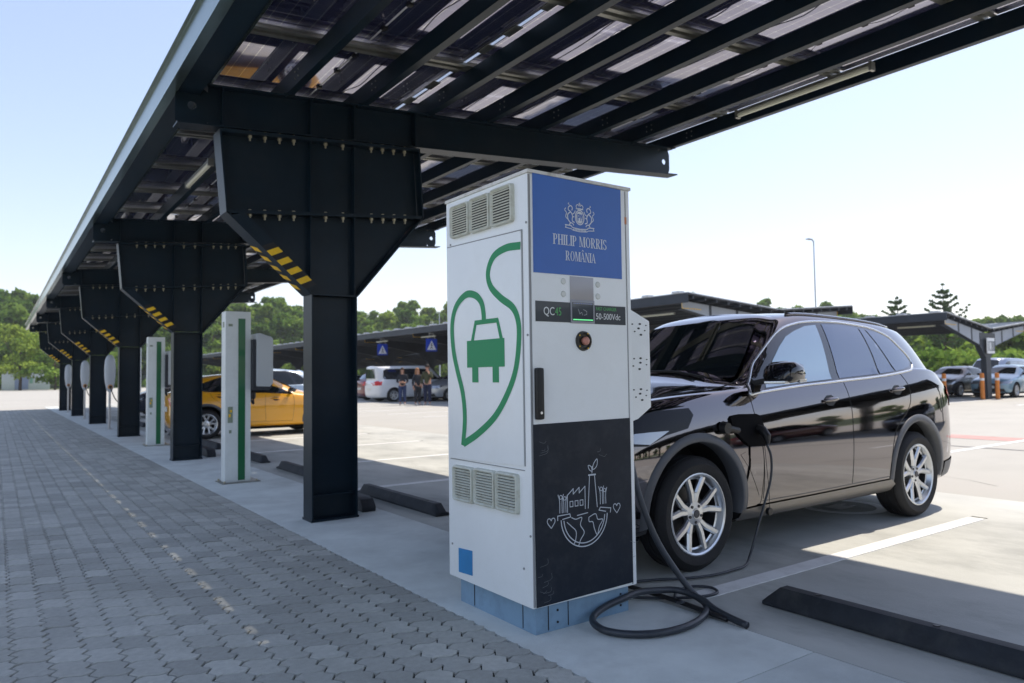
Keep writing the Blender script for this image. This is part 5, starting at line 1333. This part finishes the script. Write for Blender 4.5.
# white board on the end post of the right-hand carport
t = thing('notice_board', 'small white board with dark letters fixed high on the right far carport post', 'sign', (35.1,13.7,2.2))
m = MB(); m.box(34.72, 35.44, 13.66, 13.70, 1.95, 2.62); m.build('board', mat('board_white', (.75,.76,.76), .5), t, bevel=.005)
m = MB()
for k, (x, w_) in enumerate(((34.77,.05),(34.90,.16),(35.10,.14),(35.29,.12))):
    m.box(x, x+w_, 13.652, 13.659, 2.44, 2.48); m.box(x, x+w_, 13.652, 13.659, 2.06, 2.10); m.box(x, x+.04, 13.650, 13.6515, 2.06, 2.48)
    if k > 1: m.box(x+w_-.04, x+w_, 13.650, 13.6515, 2.06, 2.48)
m.build('letters', mat('board_ink', (.16,.18,.2), .6), t)
# tube lights below the far carports
ft = None
for i, (x, y, z, lab) in enumerate(((18.7,17.6,3.30,'near end of the far carport by the charger'),(18.5,33.6,3.36,'edge of the far carport above the standing group'),(18.5,39.2,3.36,'edge of the far carport above the rear of the white van'),
      (20.9,35.6,3.25,'middle of the far carport roof above the white van'),(31.8,15.2,3.10,'left edge of the right-hand carport'),(33.3,18.0,2.95,'inner slope of the right-hand carport'))):
    lb = 'tube light under the '+lab
    if ft is None: ft = tubelight(lb, x, y, z, L_=1.5)
    else: dup(ft, (x, y, z), 0, lb)
# hanging crossing signs
def cross_sign(label, x, y, z):
    t = thing('crossing_sign', label, 'road sign', (x,y,z), 'blue pedestrian crossing signs', local=True)
    m = MB(); m.box(-.32,.32,-.02,0,-.32,.32); m.build('panel', mat('sign_road_blue', (.01,.05,.42), .4), t, bevel=.004)
    m = MB(); m.add([(-.26,-.022,-.24),(.26,-.022,-.24),(0,-.022,.24)], [(0,1,2)]); m.build('triangle', MATS['board_white'], t)
    m = MB()
    m.disc((.0,-.0245,.08), .032, 'y', 8)
    for a, b in (((0,.04),(-.01,-.07)),((-.01,-.07),(.07,-.19)),((-.01,-.07),(-.08,-.19)),((0,.03),(.07,-.03)),((0,.03),(-.06,-.02))): m.bar((a[0],-.0245,a[1]), (b[0],-.0245,b[1]), .003, .03, up=(0,0,1) if abs(a[0]-b[0]) > .02 else (1,0,0))
    m.build('walking_figure', BLACK, t)
    m = MB()
    for s in (-1,1): m.tube([(s*.2,-.01,.32),(s*.1,-.01,.58)], .015, 5)
    m.box(-.12,.12,-.03,.03,.56,.62); m.build('hanger', GALV, t)
    return t
s0 = cross_sign('blue pedestrian crossing sign hanging above the group of people', 17.95, 32.3, 2.86)
dup(s0, (17.95, 38.0, 2.84), 0, 'blue pedestrian crossing sign hanging above the rear of the white van')
# orange bollards
BO = mat('bollard_orange', (.62,.20,.03), .5, var=.15)
def bollard(label, x, y):
    t = thing('bollard', label, 'bollard', (x,y,0), 'orange bollards by the right-hand carport', local=True)
    m = MB(); m.lathe([(.001,0),(.085,0),(.085,1.05),(.07,1.11),(.001,1.12)], (0,0,0), 'z', 14); m.build('tube', BO, t, smooth=True)
    m = MB(); m.box(-.14,.14,-.14,.14,0,.015); m.build('foot', GALV, t)
    m = MB(); m.lathe([(.0865,.80),(.0865,.90)], (0,0,0), 'z', 14); m.build('band', MATS['board_white'], t, smooth=True)
    return t
q0 = bollard('orange bollard in front of the dark grey saloon', 32.76, 14.6)
dup(q0, (33.9,13.60,0), 0, 'orange bollard just left of the far carport post with the white board')
dup(q0, (34.6,13.30,0), 0, 'orange bollard just right of the far carport post with the white board')
# lamp post
t = thing('street_lamp', 'tall thin grey lamp post with a small flat head above the dark SUV', 'street lamp', (45,28,0))
m = MB(); m.tube([(45,28,0),(45,28,5),(45,28,10.1)], [.07,.055,.04], 10); m.build('pole', mat('lamp_pole', (.42,.46,.5), .4, metal=.4), t, smooth=True)
m = MB(); m.tube(smooth_path([(45,28,10.0),(44.95,28.05,10.12),(44.8,28.1,10.18)],3), .04, 8); m.build('bracket', mat('lamp_pole'), t, smooth=True)
m = MB(); m.box(44.45,44.95,28.0,28.25,10.15,10.22); m.build('lamp_head', mat('lamp_head', (.35,.37,.4), .4), t, bevel=.03)
for (lx, ly, lh, lab) in ((13.5,92,9,'slim pale lamp mast among the trees left of the nearer white charging post'),(50.2,88,10,'faint lamp mast above the far carport just left of the charger')):
    t = thing('lamp_mast', lab, 'street lamp', (lx,ly,0)); m = MB(); m.tube([(lx,ly,0),(lx,ly,lh)], [.10,.05], 8); m.build('pole', mat('lamp_pole'), t, smooth=True)
    m = MB(); m.box(lx-.5,lx+.05,ly-.1,ly+.1,lh,lh+.08); m.build('lamp_head', mat('lamp_head'), t)
# site cabin and fence on the left horizon
t = thing('site_cabin', 'white metal cabin with a blue-grey door on the grass at the left horizon', 'cabin', (4.2,141,0))
m = MB(); m.box(.9,7.3,140,143,-.02,3.0); 
m.build('wall', mat('cabin_white', (.55,.60,.62), .5, var=.08), t, bevel=.03)
m = MB()
for k in range(16): m.box(.95+.42*k,1.05+.42*k,139.95,139.995,.1,2.9)
m.build('ribs', mat('cabin_white'), t)
m = MB(); m.box(2.6,4.4,139.9,139.94,.05,2.6); m.build('door', mat('cabin_door', (.22,.27,.42), .5), t)
m = MB(); m.box(.7,7.5,139.8,143.2,3.0,3.15); m.build('roof', mat('cabin_roof', (.6,.62,.63), .5), t)
m = MB(); m.box(4.6,5.0,139.9,139.94,1.0,1.9); m.build('window', mat('cabin_green', (.2,.4,.32), .4), t)
t = thing('fence', 'dark green mesh fence running along the foot of the woods behind the white cabin', 'fence', (20,147,0))
m = MB()
for k in range(34): m.box(-30+3*k-.04,-30+3*k+.04,147,147.08,0,2.4)
m.build('post', mat('fence_green', (.015,.045,.035), .6), t)
m = MB()
for k in range(22): m.box(-30,69,147.1,147.13,.05+.105*k,.10+.105*k)
m.build('mesh_panel', mat('fence_green'), t)

# ------------------------------------------------------------------ people
def skin(name, nodes, edges, material, parent, sub=2, root=0):
    me = bpy.data.meshes.new(name); me.from_pydata([n[:3] for n in nodes], edges, [])
    o = bpy.data.objects.new(name, me); COL.objects.link(o)
    sk = o.modifiers.new('s', 'SKIN'); sk.use_smooth_shade = True; sb = o.modifiers.new('b', 'SUBSURF'); sb.levels = sb.render_levels = sub
    for i, n in enumerate(nodes):
        d = me.skin_vertices[0].data[i]; r = n[3]; d.radius = (r, r) if not isinstance(r, tuple) else r; d.use_root = (i == root)
    bpy.context.view_layer.update()
    m2 = bpy.data.meshes.new_from_object(shrink(o)); bpy.data.objects.remove(o)
    m2.polygons.foreach_set('use_smooth', [True]*len(m2.polygons)); m2.materials.clear(); m2.materials.append(material)
    q = bpy.data.objects.new(name, m2); COL.objects.link(q); q.parent = parent; return q
SKIN = mat('skin', (.48,.27,.19), .5)
def person(label, loc, rz, h, arms, top, trousers, hair, long_hair=True, bag=None):
    t = thing('person', label, 'person', loc, 'people standing by the white van', rz=rz, local=True)
    s = h/1.75
    N = [(0,0,.95,.125),(0,.0,1.12,.115),(0,0,1.32,.145),(0,0,1.45,.085),(0,-.01,1.53,.052),(0,-.015,1.62,.085),(0,-.015,1.70,.080)]
    E = [(0,1),(1,2),(2,3),(3,4),(4,5),(5,6)]
    def chain(start, pts):
        a = start
        for p in pts: N.append(p); E.append((a, len(N)-1)); a = len(N)-1
        return a
    for sx, A in ((-1, arms[0]), (1, arms[1])):
        e = chain(2, [(sx*.17,0,1.40,.058)]+[(sx*a,b,c,r) for (a,b,c),r in zip(A, (.045,.033,.030))])
        wx, wy, wz, _ = N[e]; px_, py_, pz_, _ = N[e-1]; d = Vector((wx-px_,wy-py_,wz-pz_)).normalized(); sd = d.cross(Vector((0,1,0.2))).normalized()
        for k, ln in enumerate((.075,.085,.08,.065)):
            b0 = Vector((wx,wy,wz))+sd*((k-1.5)*.021)+d*.03; b1 = b0+d*ln*.5+Vector((0,-.008,0)); b2 = b0+d*ln+Vector((0,-.022,0))
            chain(e, [(*b0,.011),(*b1,.010),(*b2,.008)])
        th = Vector((wx,wy,wz))-sd*.045+d*.01; chain(e, [(*th,.012),(*(th-sd*.012+d*.03),.010)])
    for sx in (-1, 1):
        chain(0, [(sx*.09,0,.86,.095),(sx*.10,-.01,.50,.065),(sx*.105,.02,.10,.042),(sx*.11,-.05,.045,.036),(sx*.115,-.13,.035,.030)])
    S_ = [(x*s,y*s,z*s,r*s) for x,y,z,r in N]
    skin('body', S_, E, SKIN, t)
    # face: nose, eyes, mouth, ears in one small mesh
    m = MB(); m.ellipsoid((0,-.098,1.645), .012,.018,.018, 8, 5); m.ellipsoid((-.085,-.01,1.645), .012,.02,.028, 8, 5); m.ellipsoid((.085,-.01,1.645), .012,.02,.028, 8, 5); m.v = [tuple(c*s for c in v) for v in m.v]; m.build('nose_and_ears', SKIN, t, smooth='all')
    m = MB()
    for sx in (-1,1): m.ellipsoid((sx*.032,-.088,1.672), .011,.006,.007, 8, 5)
    m.ellipsoid((0,-.090,1.607), .022,.006,.006, 8, 5); m.v = [tuple(c*s for c in v) for v in m.v]; m.build('eyes_and_mouth', mat('face_dark', (.10,.04,.035), .5), t, smooth='all')
    # top with sleeves
    T = [(0,0,.86,.155),(0,0,1.12,.135),(0,0,1.33,.165),(0,0,1.44,.10)]; TE = [(0,1),(1,2),(2,3)]
    for sx, A in ((-1, arms[0]), (1, arms[1])):
        T.append((sx*.18,0,1.40,.075)); TE.append((2,len(T)-1))
        for (a,b,c), r in zip(A[:2], (.060,.048)): T.append((sx*a,b,c,r)); TE.append((len(T)-2,len(T)-1))
    skin('top', [(x*s,y*s,z*s,r*s) for x,y,z,r in T], TE, top, t)
    Q = [(0,0,1.0,.14)]; QE = []
    for sx in (-1,1):
        b = 0
        for p in ((sx*.095,0,.86,.115),(sx*.10,-.01,.50,.082),(sx*.105,.015,.12,.070)): Q.append(p); QE.append((b,len(Q)-1)); b = len(Q)-1
    skin('trousers', [(x*s,y*s,z*s,r*s) for x,y,z,r in Q], QE, trousers, t)
    m = MB()
    for sx in (-1,1): m.ellipsoid((sx*.115*s,-.05*s,.035*s), .045*s,.13*s,.04*s, 10, 6)
    m.build('shoe', mat('shoe_pale', (.45,.42,.4), .6), t, smooth='all')
    m = MB(); m.ellipsoid((0,.018*s,1.685*s), .100*s,.105*s,.105*s, 14, 9)
    if long_hair: m.ellipsoid((0,.06*s,1.50*s), .105*s,.06*s,.20*s, 12, 8); m.ellipsoid((-.075*s,-.01*s,1.52*s), .04*s,.05*s,.16*s, 8, 7); m.ellipsoid((.075*s,-.01*s,1.52*s), .04*s,.05*s,.16*s, 8, 7)
    m.build('hair', hair, t, smooth='all')
    return t
def pat(x, d): a = radians(35.385)+math.atan((x-512)/728.4); return d*sin(a), d*cos(a)
NAVY = mat('cloth_navy', (.018,.025,.06), .9); DARK = mat('cloth_dark', (.022,.026,.035), .9); DEN = mat('cloth_denim', (.03,.05,.13), .9); OLIVE = mat('cloth_olive', (.06,.065,.035), .9)
face = radians(-27)
fold = [[(.25,-.02,1.12),(.14,-.20,1.08),(.03,-.23,1.10)],[(.25,-.02,1.12),(.14,-.19,1.06),(.02,-.22,1.07)]]
down = [[(.25,.0,1.12),(.26,-.05,.90),(.25,-.08,.82)],[(.25,.0,1.12),(.24,-.14,.98),(.20,-.22,.95)]]
phone = [[(.25,-.02,1.13),(.24,-.10,.92),(.22,-.12,.85)],[(.26,-.08,1.18),(.16,-.22,1.38),(.09,-.20,1.50)]]
person('long-haired person in blue jeans with folded hands, standing before the van', (*pat(402,33.8),0), face, 1.68, fold, DARK, DEN, mat('hair_brown', (.05,.025,.015), .6))
person('fair-haired person in dark clothes with a pale badge at the hip, middle of the group', (*pat(417,33.4),0), face+.5, 1.66, down, DARK, DARK, mat('hair_fair', (.32,.15,.06), .6))
p3 = person('person in an olive top and dark cap with one hand raised', (*pat(427,33.2),0), face-.4, 1.80, phone, OLIVE, NAVY, mat('hair_dark', (.012,.008,.008), .7), False)
m = MB(); m.ellipsoid((0,.0,1.775), .10,.11,.06, 12, 6); m.box(-.07,.07,-.19,-.06,1.745,1.757); m.build('cap', mat('hair_dark'), p3, smooth=40)

# ------------------------------------------------------------------ trees
rt = np.random.default_rng(11)
def leaf_mat(name, col, tr=.35):
    m = bpy.data.materials.new(name); m.use_nodes = True; nt = m.node_tree; N = nt.nodes; L = nt.links
    for n in list(N): N.remove(n)
    out = N.new('ShaderNodeOutputMaterial'); d = N.new('ShaderNodeBsdfDiffuse'); t = N.new('ShaderNodeBsdfTranslucent'); mx = N.new('ShaderNodeMixShader'); mx.inputs[0].default_value = tr
    g = N.new('ShaderNodeNewGeometry'); at = N.new('ShaderNodeAttribute'); at.attribute_name = 'tone'
    hsv = N.new('ShaderNodeHueSaturation'); hsv.inputs['Color'].default_value = (*col, 1)
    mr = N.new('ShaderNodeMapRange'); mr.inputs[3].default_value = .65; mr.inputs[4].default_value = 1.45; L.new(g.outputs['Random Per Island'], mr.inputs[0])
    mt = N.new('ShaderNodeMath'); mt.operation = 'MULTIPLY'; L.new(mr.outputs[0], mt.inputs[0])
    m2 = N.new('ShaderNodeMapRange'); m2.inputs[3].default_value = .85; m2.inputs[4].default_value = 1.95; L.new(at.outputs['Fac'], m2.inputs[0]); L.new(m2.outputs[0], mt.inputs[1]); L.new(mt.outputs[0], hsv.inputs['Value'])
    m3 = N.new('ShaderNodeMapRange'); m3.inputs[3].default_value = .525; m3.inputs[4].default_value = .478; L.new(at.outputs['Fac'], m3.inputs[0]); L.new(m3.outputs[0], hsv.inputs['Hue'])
    L.new(hsv.outputs[0], d.inputs[0]); L.new(hsv.outputs[0], t.inputs[0]); L.new(d.outputs[0], mx.inputs[1]); L.new(t.outputs[0], mx.inputs[2]); L.new(mx.outputs[0], out.inputs[0])
    return m
LEAF = leaf_mat('leaves', (.125,.19,.035), .45); BARK = mat('bark', (.10,.075,.05), .9, var=.3)
def leaves(centres, radii, n_per, size, tones, squash=.8):
    """leaf faces scattered on the shells of many small clumps -> verts, tone"""
    Vs = []; Ts = []
    for c, r, k, tn in zip(centres, radii, n_per, tones):
        u = rt.normal(size=(k,3)); u /= np.linalg.norm(u, axis=1)[:,None]; u[:,2] = np.where(u[:,2] < -.4, -u[:,2]*.5, u[:,2])
        p = np.array(c)+u*r*rt.uniform(.55,1.08,(k,1))*np.array([1,1,squash])
        a = rt.normal(size=(k,3))+u*.2; n_ = u+rt.normal(size=(k,3))*.55; n_ /= np.linalg.norm(n_, axis=1)[:,None]
        a = a-n_*(a*n_).sum(1)[:,None]; a /= np.linalg.norm(a, axis=1)[:,None]; b = np.cross(n_, a)
        sz = size*rt.uniform(.6,1.3,(k,1))
        q = np.stack([p-a*sz-b*sz*.25, p-a*sz*.1-b*sz*.7, p+a*sz*1.05, p+b*sz*.65], 1); Vs.append(q.reshape(-1,3)); Ts.append(np.repeat(np.clip(tn+rt.normal(size=k)*.10,0,1), 4))
    return np.concatenate(Vs), np.concatenate(Ts)
def leaf_mesh(name, V, T, parent=None, loc=None, material=None):
    n = len(V)//4; me = bpy.data.meshes.new(name); me.vertices.add(len(V)); me.vertices.foreach_set('co', V.astype(np.float32).ravel())
    me.loops.add(4*n); me.loops.foreach_set('vertex_index', np.arange(4*n, dtype=np.int32)); me.polygons.add(n); me.polygons.foreach_set('loop_start', np.arange(0, 4*n, 4, dtype=np.int32))
    me.update(calc_edges=True); at = me.attributes.new('tone', 'FLOAT', 'POINT'); at.data.foreach_set('value', T.astype(np.float32)); me.materials.append(material or LEAF); me.validate()
    o = bpy.data.objects.new(name, me); COL.objects.link(o)
    if parent: o.parent = parent
    return o
def hillz(r, ang):
    t = (r-142)/130; return 0 if t <= 0 else -.03+max(2.0, GH(ang))*(3*t*t-2*t**3)
PX_ = [(-200,.09),(0,.109),(15,.118),(40,.106),(62,.095),(120,.09),(200,.096),(250,.104),(278,.112),(300,.100),(360,.089),(400,.097),(425,.101),(445,.098),(540,.095),(640,.100),(665,.104),(700,.103),(760,.093),(850,.080),(900,.062),(960,.059),(1020,.056),(1250,.05)]
def T_of(ang):   # wanted skyline angle for a compass angle in degrees
    x = 512+728.4*math.tan(radians(ang-35.4))
    for (a, va), (b, vb) in zip(PX_, PX_[1:]):
        if a <= x <= b: return va+(vb-va)*(x-a)/(b-a)
    return .07
Cs = []; Rs = []; Ks = []; Ts_ = []
trunks = MB()
for (r0, frac, dstep) in ((149,.50,1.9),(160,.78,1.6),(173,.95,1.2),(190,1.03,1.2),(205,.95,1.1)):
    ang = -14
    while ang < 345:
        a = ang+rt.uniform(-.4,.4); r = r0+rt.uniform(-3,4); h0 = hillz(r, a)
        H_ = (T_of(a)*frac*rt.uniform(.86,1.04))*r+1.3-h0
        if H_ > 3:
            x, y = r*sin(radians(a)), r*cos(radians(a)); tone = float(np.clip(rt.normal(.5,.24),0,1)); cr = min(H_*.42, rt.uniform(3.0,4.6))
            nb = 24
            for k in range(nb):
                f = rt.uniform(.12,1.0); rad = cr*sqrt(max(.05,1-((f-.5)/.56)**2))*rt.uniform(.15,.95); th = rt.uniform(0,2*pi); br_ = cr*rt.uniform(.26,.44)
                zz = h0+H_*f-br_*.8
                Cs.append((x+rad*cos(th), y+rad*sin(th), max(h0+br_*.6, zz))); Rs.append(br_); Ks.append(75 if r0 < 165 else 65); Ts_.append(float(np.clip(tone+rt.normal()*.08,0,1)))
            trunks.tube([(x,y,h0-.3),(x+rt.uniform(-.3,.3),y,h0+H_*.6)], [.28,.12], 5)
        ang += dstep*rt.uniform(.8,1.2)*(1 if ang < 90 else 3.5)
        if ang > 90 and r0 != 160: break
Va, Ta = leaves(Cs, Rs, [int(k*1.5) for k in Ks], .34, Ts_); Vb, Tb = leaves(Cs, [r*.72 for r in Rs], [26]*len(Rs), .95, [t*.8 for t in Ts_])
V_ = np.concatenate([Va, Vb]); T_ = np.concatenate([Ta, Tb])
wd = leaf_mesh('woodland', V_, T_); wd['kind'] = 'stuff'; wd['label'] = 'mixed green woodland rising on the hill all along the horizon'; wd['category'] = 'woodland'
tk = trunks.build('woodland_trunks', BARK); tk['kind'] = 'stuff'; tk['label'] = 'brown trunks standing inside the woodland on the hill'; tk['category'] = 'tree trunks'
# low shrubs along the foot of the wood
Cs = []; Rs = []; Ks = []; Ts_ = []
for k in range(170):
    a = rt.uniform(-12,88); r = rt.uniform(143,147); b = rt.uniform(.9,1.9); Cs.append((r*sin(radians(a)), r*cos(radians(a)), b*.6)); Rs.append(b); Ks.append(60); Ts_.append(float(rt.uniform(.1,.8)))
for k in range(60):
    a = rt.uniform(64,84); r = rt.uniform(66,74); b = rt.uniform(1.2,2.2); Cs.append((r*sin(radians(a)), r*cos(radians(a)), b*.8)); Rs.append(b); Ks.append(150); Ts_.append(float(rt.uniform(.0,.7)))
V_, T_ = leaves(Cs, Rs, Ks, .30, Ts_); sh = leaf_mesh('shrubbery', V_, T_); sh['kind'] = 'stuff'; sh['label'] = 'low green shrubs along the edge of the car park'; sh['category'] = 'shrubs'
def broadleaf(label, x, y, H_, cr, tone, seed, grp='single broadleaf trees beyond the car park'):
    global rt
    rt = np.random.default_rng(seed)
    t = thing('tree', label, 'tree', (x,y,0), grp, local=True)
    Cs, Rs, Ks, Ts = [], [], [], []
    tr = MB(); tr.tube([(0,0,0),(.1,.05,H_*.3),(-.05,.1,H_*.6)], [H_*.022,H_*.017,H_*.01], 7)
    for k in range(26):
        f = rt.uniform(.28,1); rad = cr*(1.1-abs(f-.55)*1.3)*rt.uniform(.2,.95); th = rt.uniform(0,2*pi); b = cr*rt.uniform(.2,.34)
        c = (rad*cos(th), rad*sin(th), H_*f-b*.8); Cs.append(c); Rs.append(b); Ks.append(130); Ts.append(float(np.clip(tone+rt.normal()*.1,0,1)))
        if k < 10: tr.tube([(0,.03,H_*(.25+.03*k)), (c[0]*.5,c[1]*.5,(H_*(.25+.03*k)+c[2])/2+.2), c], [H_*.008,H_*.006,H_*.003], 5)
    tr.build('trunk', BARK, t, smooth='all'); V, T = leaves(Cs, Rs, Ks, .26, Ts); leaf_mesh('crown', V, T, t); return t
def at_px(x, dist): a = radians(35.385)+math.atan((x-512)/728.4); return dist*sin(a), dist*cos(a)
for (px_, d_, h_, cr, tn, sd, lab) in ((905,88,5.6,3.4,.75,21,'rounded bright green tree showing under the left wing of the right-hand carport'),(938,84,5.2,3.2,.15,22,'dark green tree directly behind the dark grey saloon'),(1003,86,5.6,3.4,.7,23,'light green tree right of the post with the white board'),
      (1032,84,5.4,3.2,.3,24,'dark green tree at the right edge above the white car'),(970,92,5.8,3.2,.55,27,'mid green tree just left of the post with the white board'),(20,132,10.5,5.0,.98,25,'yellow-green tree above the white cabin'),(55,130,7.5,4.2,.45,26,'lower dark green tree right of the white cabin')):
    broadleaf(lab, *at_px(px_, d_), h_, cr, tn, sd)
NEED = leaf_mat('needles', (.075,.11,.05), .3)
def conifer(label, x, y, H_, seed):
    global rt
    rt = np.random.default_rng(seed); r = random.Random(seed)
    t = thing('pine_tree', label, 'tree', (x,y,0), 'young pines above the right-hand carport', local=True)
    tr = MB(); tr.tube([(0,0,0),(.05,0,H_*.5),(0,0,H_)], [.13,.08,.02], 7); Cs, Rs, Ks, Ts = [], [], [], []
    z = H_*.15
    while z < H_*.97:
        L_ = (1-z/H_)**.8*H_*.40+.2; n = 5; a0 = r.uniform(0,6)
        for k in range(n):
            a = a0+2*pi*k/n+r.uniform(-.2,.2); l = L_*r.uniform(.35,1.2); p = [(0,0,z),(cos(a)*l*.5,sin(a)*l*.5,z+l*.06),(cos(a)*l,sin(a)*l,z+l*.38)]
            tr.tube(p, [.035,.022,.01], 4)
            for f in (.35,.55,.75,.92,1.05): Cs.append((cos(a)*l*f, sin(a)*l*f, z+l*.38*f*f)); Rs.append(.15); Ks.append(11); Ts.append(r.uniform(.2,.7))
        z += H_*r.uniform(.04,.075)
    Cs.append((0,0,H_)); Rs.append(.15); Ks.append(24); Ts.append(.4)
    tr.build('trunk', BARK, t, smooth='all'); V, T = leaves(Cs, Rs, Ks, .13, Ts); leaf_mesh('crown', V, T, t, material=NEED); return t
conifer('taller young pine with upswept branches rising above the right-hand carport', *at_px(945,76), 8.9, 3)
conifer('shorter young pine just left of the taller one above the right-hand carport', *at_px(899,76), 7.9, 4)
# ------------------------------------------------------------------ thin summer haze
m = MB(); m.box(-330, 330, -330, 340, -1.5, 42)
hz_m = bpy.data.materials.new('haze'); hz_m.use_nodes = True; N = hz_m.node_tree.nodes
for n in list(N): N.remove(n)
out = N.new('ShaderNodeOutputMaterial'); pv = N.new('ShaderNodeVolumePrincipled'); pv.inputs['Density'].default_value = .0004; pv.inputs['Color'].default_value = (.90,.94,1,1); pv.inputs['Anisotropy'].default_value = .2
hz_m.node_tree.links.new(pv.outputs[0], out.inputs['Volume'])
hz = m.build('haze', hz_m); hz['kind'] = 'stuff'; hz['label'] = 'thin pale summer haze filling the air over the car park'; hz['category'] = 'haze'
for o in bpy.data.objects:
    for k in ('_w','_S'):
        if k in o: del o[k]
